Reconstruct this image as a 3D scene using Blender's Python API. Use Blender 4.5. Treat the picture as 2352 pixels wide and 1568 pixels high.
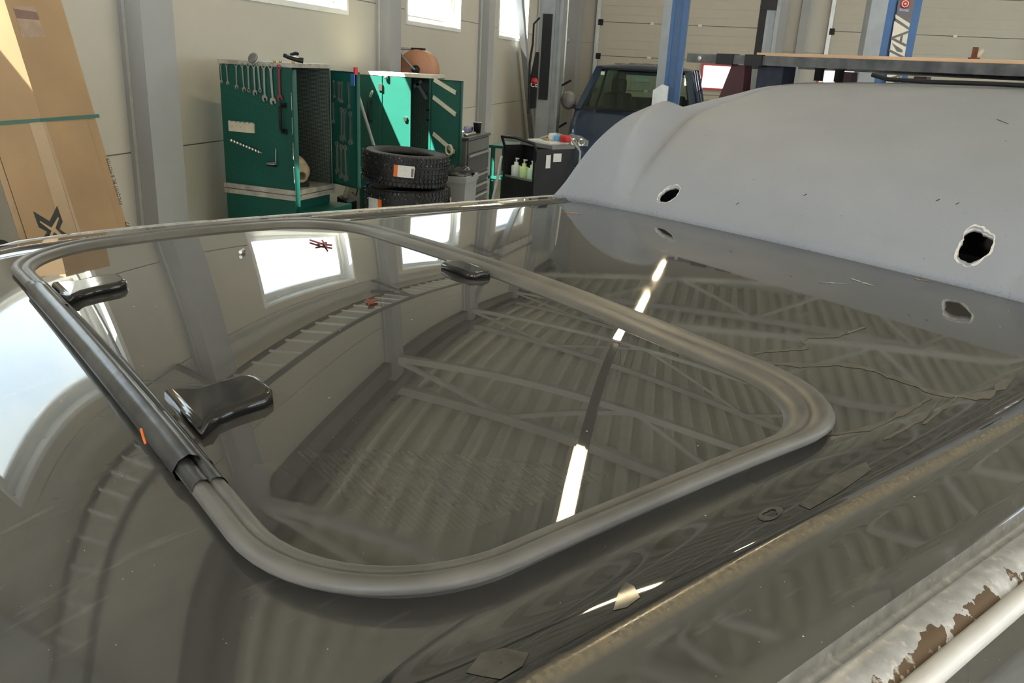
import bpy, bmesh, math, random
import numpy as np
from mathutils import Vector, Matrix, Euler
random.seed(7)
R = math.radians
S = bpy.context.scene
COL = S.collection
for o in list(bpy.data.objects):
    bpy.data.objects.remove(o)

# ------------------------------------------------------------------ camera
HC = 2.0                                    # eye height above the workshop floor
F_PX, YAW, PITCH, ROLL = 1898.0, R(12.93), R(18.675), R(3.03)
FW = Vector((-math.sin(YAW)*math.cos(PITCH), math.cos(YAW)*math.cos(PITCH), -math.sin(PITCH)))
_r = Vector((math.cos(YAW), math.sin(YAW), 0)); _u = _r.cross(FW)
RT = math.cos(ROLL)*_r + math.sin(ROLL)*_u
UP = -math.sin(ROLL)*_r + math.cos(ROLL)*_u
CAM = Vector((0, 0, HC))
cd = bpy.data.cameras.new('camera'); cam = bpy.data.objects.new('camera', cd); COL.objects.link(cam)
cam.matrix_world = Matrix(((RT.x, UP.x, -FW.x, 0), (RT.y, UP.y, -FW.y, 0), (RT.z, UP.z, -FW.z, HC), (0, 0, 0, 1)))
cd.sensor_width = 36; cd.lens = F_PX/2352*36; cd.clip_start = .02; cd.clip_end = 200
S.camera = cam
S.view_settings.view_transform = 'Standard'; S.view_settings.look = 'None'
S.view_settings.gamma = 1; S.view_settings.use_curve_mapping = False
S.view_settings.exposure = 0.38
cy = S.cycles; cy.max_bounces = 6; cy.diffuse_bounces = 3; cy.glossy_bounces = 4; cy.transparent_max_bounces = 8; cy.caustics_reflective = False; cy.caustics_refractive = False; cy.use_adaptive_sampling = True; cy.adaptive_threshold = .02

# ------------------------------------------------------------------ sky, sun
W = bpy.data.worlds.new('sky'); S.world = W; W.use_nodes = True
nt = W.node_tree; nt.nodes.clear()
wo = nt.nodes.new('ShaderNodeOutputWorld'); bg = nt.nodes.new('ShaderNodeBackground')
tc = nt.nodes.new('ShaderNodeTexCoord'); nz = nt.nodes.new('ShaderNodeTexNoise'); cr = nt.nodes.new('ShaderNodeValToRGB')
nz.inputs['Scale'].default_value = 2.2; nz.inputs['Detail'].default_value = 6
cr.color_ramp.elements[0].position = .38; cr.color_ramp.elements[0].color = (.64, .77, .93, 1)
cr.color_ramp.elements[1].position = .62; cr.color_ramp.elements[1].color = (1.0, .99, .96, 1)
nt.links.new(tc.outputs['Generated'], nz.inputs['Vector']); nt.links.new(nz.outputs['Fac'], cr.inputs['Fac'])
nt.links.new(cr.outputs['Color'], bg.inputs['Color']); nt.links.new(bg.outputs[0], wo.inputs[0])
bg.inputs['Strength'].default_value = 4.2
SUN_DIR = Vector((1, 1.45, -2.0)).normalized()
sl = bpy.data.lights.new('sun', 'SUN'); sun = bpy.data.objects.new('sun', sl); COL.objects.link(sun)
sun.rotation_euler = SUN_DIR.to_track_quat('-Z', 'Y').to_euler(); sun.location = (-20, -40, 30)
sl.energy = 52; sl.angle = R(.53); sl.color = (1, .93, .82)
def portal(name, loc, size, rot):
    l = bpy.data.lights.new(name, 'AREA'); o = bpy.data.objects.new(name, l); COL.objects.link(o)
    l.shape = 'RECTANGLE'; l.size, l.size_y = size; l.cycles.is_portal = True
    o.location = loc; o.rotation_euler = rot
    return o

# ------------------------------------------------------------------ pixel helpers: a pixel of the photo at a known depth or plane
def ray(px, py): return RT*((px-1176)/F_PX) - UP*((py-784)/F_PX) + FW
def at_d(px, py, D): return CAM + ray(px, py)*D
def at_x(px, py, X): d = ray(px, py); return CAM + d*(X/d.x)
def at_y(px, py, Y): d = ray(px, py); return CAM + d*(Y/d.y)
def at_z(px, py, Z): d = ray(px, py); return CAM + d*((Z-HC)/d.z)

# ------------------------------------------------------------------ materials
def mat(name, col, rough=.5, metal=0, var=0, scale=6, spec=.5, coat=0, bump=0, bscale=60, col2=None, rvar=0):
    m = bpy.data.materials.new(name); m.use_nodes = True
    n = m.node_tree.nodes; l = m.node_tree.links; b = n['Principled BSDF']
    b.inputs['Base Color'].default_value = (*col, 1); b.inputs['Roughness'].default_value = rough
    b.inputs['Metallic'].default_value = metal; b.inputs['Specular IOR Level'].default_value = spec
    if coat: b.inputs['Coat Weight'].default_value = coat; b.inputs['Coat Roughness'].default_value = .03
    if var or col2 or rvar:
        t = n.new('ShaderNodeTexCoord'); z = n.new('ShaderNodeTexNoise'); z.inputs['Scale'].default_value = scale
        z.inputs['Detail'].default_value = 5; l.new(t.outputs['Object'], z.inputs['Vector'])
        r = n.new('ShaderNodeValToRGB'); r.color_ramp.elements[0].position = .32; r.color_ramp.elements[1].position = .68
        c2 = col2 or tuple(c*(1+var) for c in col); c1 = col if col2 else tuple(c*(1-var) for c in col)
        r.color_ramp.elements[0].color = (*c1, 1); r.color_ramp.elements[1].color = (*c2, 1)
        l.new(z.outputs['Fac'], r.inputs['Fac']); l.new(r.outputs['Color'], b.inputs['Base Color'])
        if rvar:
            mr = n.new('ShaderNodeMapRange'); mr.inputs['To Min'].default_value = max(.02, rough-rvar); mr.inputs['To Max'].default_value = rough+rvar
            l.new(z.outputs['Fac'], mr.inputs['Value']); l.new(mr.outputs[0], b.inputs['Roughness'])
    if bump:
        t = n.new('ShaderNodeTexCoord'); z = n.new('ShaderNodeTexNoise'); z.inputs['Scale'].default_value = bscale; z.inputs['Detail'].default_value = 4
        bp = n.new('ShaderNodeBump'); bp.inputs['Strength'].default_value = bump; bp.inputs['Distance'].default_value = .002
        l.new(t.outputs['Object'], z.inputs['Vector']); l.new(z.outputs['Fac'], bp.inputs['Height']); l.new(bp.outputs[0], b.inputs['Normal'])
    return m
def base_link(m):
    b = m.node_tree.nodes['Principled BSDF']; s = b.inputs['Base Color']
    if s.is_linked: return s.links[0].from_socket
    rgb = m.node_tree.nodes.new('ShaderNodeRGB'); rgb.outputs[0].default_value = s.default_value; return rgb.outputs[0]
def overlay(m, fac, col, rough=None):
    """mix a colour over the base where fac is 1"""
    n, l = m.node_tree.nodes, m.node_tree.links; b = n['Principled BSDF']
    mx = n.new('ShaderNodeMix'); mx.data_type = 'RGBA'
    l.new(fac, mx.inputs[0]); l.new(base_link(m), mx.inputs[6]); mx.inputs[7].default_value = (*col, 1)
    l.new(mx.outputs[2], b.inputs['Base Color'])
    if rough is not None:
        mm = n.new('ShaderNodeMix'); s = b.inputs['Roughness']
        if s.is_linked: l.new(s.links[0].from_socket, mm.inputs[2])
        else: mm.inputs[2].default_value = s.default_value
        mm.inputs[3].default_value = rough; l.new(fac, mm.inputs[0]); l.new(mm.outputs[0], s)
def math_node(m, op, a, b=None, c=None):
    n, l = m.node_tree.nodes, m.node_tree.links; k = n.new('ShaderNodeMath'); k.operation = op
    for i, v in enumerate((a, b, c)):
        if v is None: continue
        if isinstance(v, (int, float)): k.inputs[i].default_value = v
        else: l.new(v, k.inputs[i])
    return k.outputs[0]
def coords(m):
    n, l = m.node_tree.nodes, m.node_tree.links
    t = n.new('ShaderNodeTexCoord'); s = n.new('ShaderNodeSeparateXYZ'); l.new(t.outputs['Object'], s.inputs[0]); return t.outputs['Object'], s.outputs
def noise_fac(m, scale, lo, hi, detail=4, stretch=None):
    n, l = m.node_tree.nodes, m.node_tree.links
    v, _ = coords(m)
    if stretch:
        mp = n.new('ShaderNodeMapping'); mp.inputs['Scale'].default_value = stretch; l.new(v, mp.inputs[0]); v = mp.outputs[0]
    z = n.new('ShaderNodeTexNoise'); z.inputs['Scale'].default_value = scale; z.inputs['Detail'].default_value = detail; l.new(v, z.inputs['Vector'])
    mr = n.new('ShaderNodeMapRange'); mr.inputs[1].default_value = lo; mr.inputs[2].default_value = hi; l.new(z.outputs['Fac'], mr.inputs[0]); return mr.outputs[0]
def specks(m, scale, size, col, rough=.7, keep=.5):
    """sparse round flecks"""
    n, l = m.node_tree.nodes, m.node_tree.links
    v, _ = coords(m); vo = n.new('ShaderNodeTexVoronoi'); vo.inputs['Scale'].default_value = scale; l.new(v, vo.inputs['Vector'])
    a = math_node(m, 'LESS_THAN', vo.outputs['Distance'], size)
    sep = n.new('ShaderNodeSeparateColor'); l.new(vo.outputs['Color'], sep.inputs[0])
    k = math_node(m, 'GREATER_THAN', sep.outputs[0], keep)
    overlay(m, math_node(m, 'MULTIPLY', a, k), col, rough)
def dots(m, ax, pitch, rad, col, rough=.8):
    """a grid of punched holes in the plane of the two axes"""
    v, s = coords(m)
    f = []
    for a in ax:
        q = math_node(m, 'DIVIDE', s[a], pitch); q = math_node(m, 'FRACT', q); q = math_node(m, 'SUBTRACT', q, .5); f.append(math_node(m, 'MULTIPLY', q, q))
    d = math_node(m, 'ADD', f[0], f[1])
    overlay(m, math_node(m, 'LESS_THAN', d, rad*rad), col, rough)

M = {}
M['wall'] = mat('cream panel', (.54, .515, .45), .38, var=.02, scale=1.5, spec=.5)
M['wallcore'] = mat('panel joint', (.30, .28, .22), .8)
M['floor'] = mat('concrete floor', (.42, .41, .38), .45, var=.25, scale=2.5, rvar=.15)
M['deck'] = mat('ceiling deck', (.78, .75, .66), .45, var=.04)
M['steel'] = mat('painted steel column', (.36, .37, .38), .5, var=.05, scale=3)
M['truss'] = mat('grey truss', (.60, .59, .55), .5, var=.05)
M['beam'] = mat('dark eaves beam', (.17, .17, .165), .5)
M['ladderrail'] = mat('dull ladder rail', (.09, .09, .088), .5)
M['galv'] = mat('galvanised', (.55, .56, .55), .38, .7, var=.08, scale=20)
M['white'] = mat('white window frame', (.82, .82, .79), .35, var=.02)
M['black'] = mat('black plastic', (.012, .012, .013), .45, var=.2, spec=.3)
M['rubber'] = mat('tyre rubber', (.016, .016, .017), .55, var=.3, scale=30, bump=.2, bscale=200)
M['chrome'] = mat('chrome', (.75, .74, .70), .22, 1, var=.1, scale=40)
M['toolsteel'] = mat('tool steel', (.58, .56, .52), .32, .9, var=.2, scale=60)
M['red'] = mat('red plastic', (.55, .02, .02), .4, var=.1)
M['redtool'] = mat('red wrench paint', (.26, .035, .045), .5, var=.3, scale=50)
M['blue'] = mat('blue lift paint', (.018, .105, .30), .32, var=.12, scale=9, rvar=.1)
M['bluecloth'] = mat('blue plastic', (.03, .12, .36), .5)
M['lightblue'] = mat('light blue plastic', (.10, .42, .75), .45)
M['liftgrey'] = mat('lift grey', (.27, .29, .30), .38, .3, var=.1, scale=7, rvar=.08)
M['green'] = mat('green cabinet', (.003, .080, .060), .42, var=.08, scale=4)
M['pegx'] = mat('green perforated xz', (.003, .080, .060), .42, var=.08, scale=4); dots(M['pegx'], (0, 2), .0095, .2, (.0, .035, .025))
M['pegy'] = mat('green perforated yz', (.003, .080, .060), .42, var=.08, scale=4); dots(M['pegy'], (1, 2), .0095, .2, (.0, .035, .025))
M['pegin'] = mat('dark perforated back', (.010, .03, .026), .5); dots(M['pegin'], (0, 2), .0085, .26, (.42, .46, .42))  # light coming through the holes is painted in as pale dots
M['peginy'] = mat('dark perforated back yz', (.010, .03, .026), .5); dots(M['peginy'], (1, 2), .0085, .26, (.42, .46, .42))  # same pale dots, painting light through the holes
M['cream'] = mat('cream rail', (.58, .53, .40), .5, var=.08, scale=20)
M['ledge'] = mat('grimy ledge', (.36, .34, .29), .55, var=.3, scale=14)
M['cardboard'] = mat('cardboard', (.37, .245, .135), .75, var=.10, scale=3, bump=.1, bscale=30); 
M['cardboard2'] = mat('cardboard edge', (.46, .33, .20), .8, var=.1)
M['tape'] = mat('packing tape', (.40, .29, .18), .3, var=.05)
M['strap'] = mat('green strap', (.03, .12, .09), .4)
M['paper'] = mat('paper label', (.72, .72, .70), .5, var=.05, scale=60)
M['oldlabel'] = mat('faded label', (.36, .26, .19), .5, var=.1, scale=30)
M['oldlabel2'] = mat('faded label band', (.20, .12, .10), .5, var=.1, scale=30)
M['ink'] = mat('ink', (.030, .034, .030), .6)
M['orange'] = mat('orange label', (.75, .16, .02), .5)
M['reel'] = mat('copper orange drum', (.50, .24, .14), .45, var=.06, scale=8)
M['trolley'] = mat('grey tool trolley', (.16, .16, .15), .4, var=.1)
M['trolleydark'] = mat('trolley drawer', (.09, .09, .085), .45, var=.15, scale=9)
M['bin'] = mat('grey bin', (.33, .335, .33), .5, var=.05)
M['bag'] = mat('black bag', (.012, .012, .013), .22, bump=.6, bscale=25)
M['bottle'] = mat('clear green liquid', (.62, .80, .38), .25); M['bottle2'] = mat('pale bottle', (.66, .74, .72), .25)
M['bottle3'] = mat('pale green bottle', (.55, .80, .58), .25)
M['vanblue'] = mat('metallic dark blue', (.013, .036, .085), .28, .35, coat=.8, var=.1)
M['glass_dark'] = mat('dark cabin', (.012, .013, .013), .6)
M['beige_motor'] = mat('cast beige', (.42, .34, .23), .6, var=.25, scale=15, bump=.4, bscale=40)
M['wood'] = mat('plywood', (.62, .40, .24), .6, var=.12, scale=3)
M['rackpaint'] = mat('chipped dark rack paint', (.035, .038, .043), .45, col2=(.12, .12, .12), scale=22)
M['rust'] = mat('rusty steel', (.16, .05, .022), .8, var=.4, scale=30)
M['maroon'] = mat('dark maroon', (.045, .008, .014), .6, var=.2)
M['navy'] = mat('navy fabric', (.022, .028, .045), .8, var=.25, scale=40)
M['lens'] = mat('lamp lens', (.55, .57, .58), .12, .6, var=.3, scale=25)
M['doorpanel'] = mat('cream door panel', (.55, .505, .415), .42, var=.02)
M['pink'] = mat('red window frame', (.62, .12, .12), .5)
M['specksteel'] = mat('stud metal', (.75, .75, .72), .3, .8)
def emit(name, col, s):
    m = bpy.data.materials.new(name); m.use_nodes = True; b = m.node_tree.nodes['Principled BSDF']
    b.inputs['Base Color'].default_value = (.8, .8, .8, 1); b.inputs['Emission Color'].default_value = (*col, 1); b.inputs['Emission Strength'].default_value = s; return m
M['tube'] = emit('lit tube', (1, .80, .48), 55)
def pane_mat(name, tint=(1, 1, 1), refl=1.0):
    m = bpy.data.materials.new(name); m.use_nodes = True; n, l = m.node_tree.nodes, m.node_tree.links; n.clear()
    o = n.new('ShaderNodeOutputMaterial'); t = n.new('ShaderNodeBsdfTransparent'); g = n.new('ShaderNodeBsdfGlossy'); x = n.new('ShaderNodeMixShader'); f = n.new('ShaderNodeMath'); lw = n.new('ShaderNodeLayerWeight')
    t.inputs[0].default_value = (*tint, 1); g.inputs['Roughness'].default_value = .02; f.operation = 'MULTIPLY_ADD'; f.inputs[1].default_value = .35; f.inputs[2].default_value = .03; lw.inputs[0].default_value = .12; l.new(lw.outputs['Facing'], f.inputs[0])
    l.new(f.outputs[0], x.inputs[0]); l.new(t.outputs[0], x.inputs[1]); l.new(g.outputs[0], x.inputs[2]); l.new(x.outputs[0], o.inputs[0]); return m
M['pane'] = pane_mat('window pane', (.93, .97, .96)); M['vanpane'] = pane_mat('vehicle pane', (.62, .74, .68))

# ------------------------------------------------------------------ mesh helpers
class MB:
    def __init__(s): s.v = []; s.f = []; s.mi = []; s.smooth = []
    def add(s, vs, fs, mi=0, smooth=False):
        k = len(s.v); s.v += [tuple(x) for x in vs]; s.f += [tuple(i+k for i in f) for f in fs]; s.mi += [mi]*len(fs); s.smooth += [smooth]*len(fs); return s
    def box(s, c, d, rot=None, mi=0, ch=0):
        x, y, z = d[0]/2, d[1]/2, d[2]/2
        if ch:
            bm = bmesh.new(); bmesh.ops.create_cube(bm, size=1)
            bmesh.ops.scale(bm, vec=d, verts=bm.verts); bmesh.ops.bevel(bm, geom=list(bm.edges), offset=ch, segments=2, affect='EDGES', profile=.6)
            vs = [v.co.copy() for v in bm.verts]; bm.verts.index_update(); fs = [[v.index for v in f.verts] for f in bm.faces]; bm.free()
        else:
            vs = [Vector((a*x, b*y, e*z)) for a in (-1, 1) for b in (-1, 1) for e in (-1, 1)]
            fs = [(0, 1, 3, 2), (4, 6, 7, 5), (0, 4, 5, 1), (2, 3, 7, 6), (0, 2, 6, 4), (1, 5, 7, 3)]
        if rot is not None:
            q = rot if isinstance(rot, Matrix) else Euler(rot).to_matrix(); vs = [q @ v for v in vs]
        return s.add([v+Vector(c) for v in vs], fs, mi)
    def bb(s, a, b, **k): return s.box(((a[0]+b[0])/2, (a[1]+b[1])/2, (a[2]+b[2])/2), (abs(b[0]-a[0]), abs(b[1]-a[1]), abs(b[2]-a[2])), **k)
    def tube(s, pts, r, seg=10, mi=0, cap=True, closed=False):
        pts = [Vector(p) for p in pts]; n = len(pts); vs = []; fs = []; prev = None
        for i, p in enumerate(pts):
            a = pts[i-1] if (i or closed) else p; b = pts[(i+1) % n] if (i < n-1 or closed) else p
            t = (b-a).normalized()
            if prev is None:
                h = Vector((0, 0, 1)) if abs(t.z) < .9 else Vector((1, 0, 0)); x = t.cross(h).normalized()
            else: x = (prev - t*prev.dot(t)).normalized()
            prev = x; y = t.cross(x); rr = r[i] if isinstance(r, (list, tuple)) else r
            vs += [p + (x*math.cos(2*math.pi*j/seg) + y*math.sin(2*math.pi*j/seg))*rr for j in range(seg)]
        for i in range(n if closed else n-1):
            q = (i+1) % n
            fs += [(i*seg+j, i*seg+(j+1) % seg, q*seg+(j+1) % seg, q*seg+j) for j in range(seg)]
        s.add(vs, fs, mi, True)
        if cap and not closed: s.add(vs[:seg][::-1], [tuple(range(seg))], mi); s.add(vs[-seg:], [tuple(range(seg))], mi)
        return s
    def bar(s, a, b, w, h, mi=0, upv=(0, 0, 1)):
        a, b = Vector(a), Vector(b); t = (b-a).normalized(); u = Vector(upv)
        if abs(t.dot(u)) > .95: u = Vector((1, 0, 0))
        x = t.cross(u).normalized(); y = x.cross(t)
        vs = [p + x*(i*w/2) + y*(j*h/2) for p in (a, b) for i, j in ((-1, -1), (1, -1), (1, 1), (-1, 1))]
        return s.add(vs, [(0, 3, 2, 1), (4, 5, 6, 7), (0, 1, 5, 4), (1, 2, 6, 5), (2, 3, 7, 6), (3, 0, 4, 7)], mi)
    def lathe(s, prof, seg=32, mi=0, c=(0, 0, 0), axis='z', close=False, rot=None):
        vs = []; n = len(prof)
        for j in range(seg):
            a = 2*math.pi*j/seg
            for r, z in prof:
                p = Vector((r*math.cos(a), r*math.sin(a), z))
                if axis == 'x': p = Vector((p.z, p.x, p.y))
                if axis == 'y': p = Vector((p.x, p.z, p.y))
                if rot is not None: p = rot @ p
                vs.append(p+Vector(c))
        fs = []
        for j in range(seg):
            k = (j+1) % seg
            for i in range(n if close else n-1):
                q = (i+1) % n; fs.append((j*n+i, k*n+i, k*n+q, j*n+q))
        return s.add(vs, fs, mi, True)
    def prism(s, poly, o, ex, ey, ez, t, mi=0, mid=None):
        """polygon in the plane (ex,ey) at o, extruded by t along ez"""
        o, ex, ey, ez = Vector(o), Vector(ex), Vector(ey), Vector(ez); n = len(poly)
        a = [o+ex*x+ey*y for x, y in poly]; b = [p+ez*t for p in a]
        fs = [tuple(range(n))[::-1], tuple(range(n, 2*n))] + [(i, (i+1) % n, n+(i+1) % n, n+i) for i in range(n)]
        return s.add(a+b, fs, mi)
    def grid(s, pts, mi=0, smooth=True, flip=False):
        n, m = len(pts), len(pts[0]); vs = [p for row in pts for p in row]; fs = []
        for i in range(n-1):
            for j in range(m-1):
                q = (i*m+j, i*m+j+1, (i+1)*m+j+1, (i+1)*m+j); fs.append(q[::-1] if flip else q)
        return s.add(vs, fs, mi, smooth)
    def build(s, name, mats, parent=None, fix=True):
        me = bpy.data.meshes.new(name); me.from_pydata([tuple(v) for v in s.v], [], s.f)
        for m in (mats if isinstance(mats, (list, tuple)) else [mats]): me.materials.append(M[m] if isinstance(m, str) else m)
        me.polygons.foreach_set('material_index', s.mi); me.polygons.foreach_set('use_smooth', s.smooth)
        if fix:
            bm = bmesh.new(); bm.from_mesh(me); bmesh.ops.recalc_face_normals(bm, faces=bm.faces); bm.to_mesh(me); bm.free()
        me.update()
        o = bpy.data.objects.new(name, me); COL.objects.link(o)
        if parent is not None: o.parent = parent
        return o
def tag(o, label, cat, group=None):
    o['label'] = label; o['category'] = cat
    if group: o['group'] = group
    return o
def struct(o, label=None):
    o['kind'] = 'structure'
    if label: o['label'] = label
    return o
def empty(name, loc=(0, 0, 0), rz=0):
    o = bpy.data.objects.new(name, None); COL.objects.link(o); o.location = loc; o.rotation_euler = (0, 0, rz); o.empty_display_size = .1; return o
def place(o, loc, rot=(0, 0, 0)): o.location = loc; o.rotation_euler = rot; return o
def text(name, body, size, m, parent, matrix, extrude=.0004, align='CENTER', sx=1):
    c = bpy.data.curves.new(name, 'FONT'); c.body = body; c.size = size; c.extrude = extrude; c.align_x = align; c.align_y = 'CENTER'
    q = bpy.data.objects.new(name, c); COL.objects.link(q); c.materials.append(M[m])
    me = bpy.data.meshes.new_from_object(q.evaluated_get(bpy.context.evaluated_depsgraph_get())); bpy.data.objects.remove(q)
    o = bpy.data.objects.new(name, me); COL.objects.link(o); o.parent = parent
    o.matrix_basis = matrix @ Matrix.Diagonal((sx, 1, 1, 1)); return o
def frame_mat(o, ex, ey):
    ex = Vector(ex).normalized(); ey = Vector(ey); ey = (ey-ex*ey.dot(ex)).normalized(); ez = ex.cross(ey)
    return Matrix(((ex.x, ey.x, ez.x, o[0]), (ex.y, ey.y, ez.y, o[1]), (ex.z, ey.z, ez.z, o[2]), (0, 0, 0, 1)))

# ================================================================== THE HALL
XW, YE, XR, YF, ZT = -3.4, 18.6, 12.0, -7.0, 5.9
COLY = [-3.1, .62, 4.36, 8.1, 11.72, 15.4]
ROWS = [0, .27, 1.37, 2.47, 3.57, 4.67, 5.77, ZT]
WINS = [(-1.9, 0.0), (1.80, 3.70), (5.52, 7.42), (8.95, 10.85), (12.8, 14.7)]
WZ0, WZ1 = 2.358, 3.42
fl = MB().bb((XW-.1, YF-6, -.1), (XR+6, YE+.1, 0)).build('floor', 'floor'); struct(fl, 'grey concrete workshop floor')
# left wall: a core with window holes and proud cream panels in front of it
def cut_rects(y0, y1, z0, z1):
    """a wall rectangle minus the window openings"""
    out = [(y0, y1, z0, z1)]
    for a, b in WINS:
        nxt = []
        for (p, q, r, s_) in out:
            if b <= p or a >= q or WZ1 <= r or WZ0 >= s_: nxt.append((p, q, r, s_)); continue
            if a > p: nxt.append((p, a, r, s_))
            if b < q: nxt.append((b, q, r, s_))
            m0, m1 = max(a, p), min(b, q)
            if WZ0 > r: nxt.append((m0, m1, r, WZ0))
            if WZ1 < s_: nxt.append((m0, m1, WZ1, s_))
        out = nxt
    return out
wl = struct(empty('wall_left', (XW, 0, 0)), 'cream sandwich panel side wall with grey columns')
b = MB()
for r in cut_rects(YF, YE, 0, ZT): b.bb((-.16, r[0], r[2]), (-.012, r[1], r[3]))
b.build('wall_core', 'wallcore', wl)
edges = [YF]+[y for y in COLY]+[YE]
for i in range(len(edges)-1):
    for j in range(len(ROWS)-1):
        b = MB()
        for r in cut_rects(edges[i], edges[i+1], ROWS[j]+.004, ROWS[j+1]-.004): b.bb((-.014, r[0], r[2]), (0, r[1], r[3]))
        b.build('wall_panel', 'wall', wl)
for k, (a, c) in enumerate(WINS):
    w = struct(empty('window_%d' % (k+1), (XW, a, WZ0)), 'white framed window high in the cream wall'); wd, hh = c-a, WZ1-WZ0
    f = MB()
    for (p, q, r, s_) in ((0, wd, 0, .06), (0, wd, hh-.06, hh), (0, .06, .06, hh-.06), (wd-.06, wd, .06, hh-.06)): f.bb((-.14, p, r), (-.08, q, s_))
    for (p, q, r, s_) in ((.06, wd-.06, .06, .11), (.06, wd-.06, hh-.11, hh-.06), (.06, .11, .11, hh-.11), (wd-.11, wd-.06, .11, hh-.11)): f.bb((-.13, p, r), (-.095, q, s_))
    f.build('window_frame', 'white', w)
    f = MB()
    for (p, q, r, s_) in ((-.03, wd+.03, -.035, .006), (-.03, wd+.03, hh-.006, hh+.03), (-.03, .006, .006, hh-.006), (wd-.006, wd+.03, .006, hh-.006)): f.bb((-.085, p, r), (.012, q, s_))
    f.build('window_trim', 'white', w)
    MB().bb((-.116, .11, .11), (-.110, wd-.11, hh-.11)).build('pane', 'pane', w)
    portal('window_portal', (XW-.2, (a+c)/2, (WZ0+WZ1)/2), (hh, wd), (0, R(-90), 0))
# columns: channel sections standing in front of the wall
for y in COLY[1:]:
    o = empty('trim_%d' % (COLY.index(y)), (XW, y, 0)); struct(o, 'grey painted steel wall column')
    MB().bb((0, 0, 0), (.15, .012, ZT)).bb((.138, .012, 0), (.15, .30, ZT)).bb((0, .288, 0), (.138, .30, ZT)).build('column', 'steel', o)
    MB().bb((.03, -.004, 0), (.05, 0, ZT)).build('column_bead', 'galv', o)
# bracing strut along the wall and other steel near the far corner
br = struct(empty('trim_7', (0, 0, 0)), 'slanting grey wall brace near the far corner')
p, q = at_x(1180, -160, XW+.12), at_x(1232, 420, XW+.12)
b = MB(); b.bar(p+(p-q)*1.2, q+(q-p)*.5, .13, .09, upv=(1, 0, 0)); b.build('brace', 'steel', br)
c = struct(empty('trim_8', (XW, YE-.75, 0)), 'grey corner column')
MB().bb((0, 0, 0), (.34, .05, ZT)).bb((.29, .05, 0), (.34, .5, ZT)).build('column', 'steel', c)
# end wall with two sectional doors
we = struct(empty('wall_back', (0, YE, 0)), 'cream end wall around the sectional doors')
DO = [(-2.74, .62), (1.90, 5.6), (6.8, 10.4)]
DH = 4.25
b = MB(); xs = [XW-.1, DO[0][0], DO[0][1], DO[1][0], DO[1][1], DO[2][0], DO[2][1], XR]
for i in (0, 2, 4, 6): b.bb((xs[i], .012, 0), (xs[i+1], .16, 6.6))
for d in DO: b.bb((d[0], .012, DH), (d[1], .16, 6.6))
b.build('wall_core', 'wallcore', we)
for i in (0, 2, 4, 6):
    for j in range(len(ROWS)-1): MB().bb((xs[i], 0, ROWS[j]+.004), (xs[i+1], .014, ROWS[j+1]-.004)).build('wall_panel', 'wall', we)
for d in DO: MB().bb((d[0], 0, DH), (d[1], .014, ZT)).build('wall_panel', 'wall', we)
MB().bb((XW-.1, 0, ZT), (XR, .014, 6.6)).build('wall_panel', 'wall', we)
for x in (.86, 1.28):
    MB().bb((x, -.16, 0), (x+.16, 0, ZT)).build('column', 'steel', we)
for k, d in enumerate(DO):
    o = struct(empty('door_%d' % (k+1), (d[0], YE, 0)), 'cream sectional overhead door'); wd = d[1]-d[0]
    z0 = .19-.676
    while z0 < DH:
        a, c = max(z0, 0), min(z0+.676, DH)
        pnl = MB(); pnl.bb((0, .0, a+.006), (wd, .05, c-.006)); pnl.bb((0, .05, a), (wd, .08, c), mi=1)
        for q in (1, 2, 3):
            z = z0+.676*q/4
            if a < z < c: pnl.bb((0, -.009, z-.014), (wd, .0, z+.014))
        po = pnl.build('door_panel', ['doorpanel', 'wallcore'], o)
        if a > 0: 
            for h in (.33, .62): MB().bb((wd*h-.04, -.025, a-.025), (wd*h+.04, 0, a+.025), ch=.008).build('hinge', 'white', po)
            MB().bb((-.02, -.05, a-.07), (.08, -.01, a+.05)).build('roller_bracket', 'black', po)
        z0 += .676
    for s_ in (-.06, wd+.0): MB().bb((s_, -.10, 0), (s_+.03, .0, DH)).bb((s_+.03, -.04, 0), (s_+.08, .0, DH)).build('track', 'galv', o)
    if k < 2: 
        pass
# red-framed bright windows low in the end wall
for k, (px0, px1, py0, py1) in enumerate(((1617, 1672, 150, 204), (1885, 1975, 160, 195))):
    a, c = at_y(px0, py0, YE-.02), at_y(px1, py1, YE-.02)
    o = struct(empty('window_%d' % (k+6), (a.x, YE-.012, c.z)), 'small red framed bright window in the far wall'); wd, hh = c.x-a.x, a.z-c.z
    f = MB()
    for (p, q, r, s_) in ((-.05, wd+.05, -.05, 0), (-.05, wd+.05, hh, hh+.05), (-.05, 0, 0, hh), (wd, wd+.05, 0, hh)): f.bb((p, -.03, r), (q, .0, s_))
    f.build('window_frame', 'pink', o)
    M.setdefault('daypane', emit('daylit pane', (1, .80, .80), 1.6))
    MB().bb((0, -.012, 0), (wd, -.006, hh)).build('pane', 'daypane', o)
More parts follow.
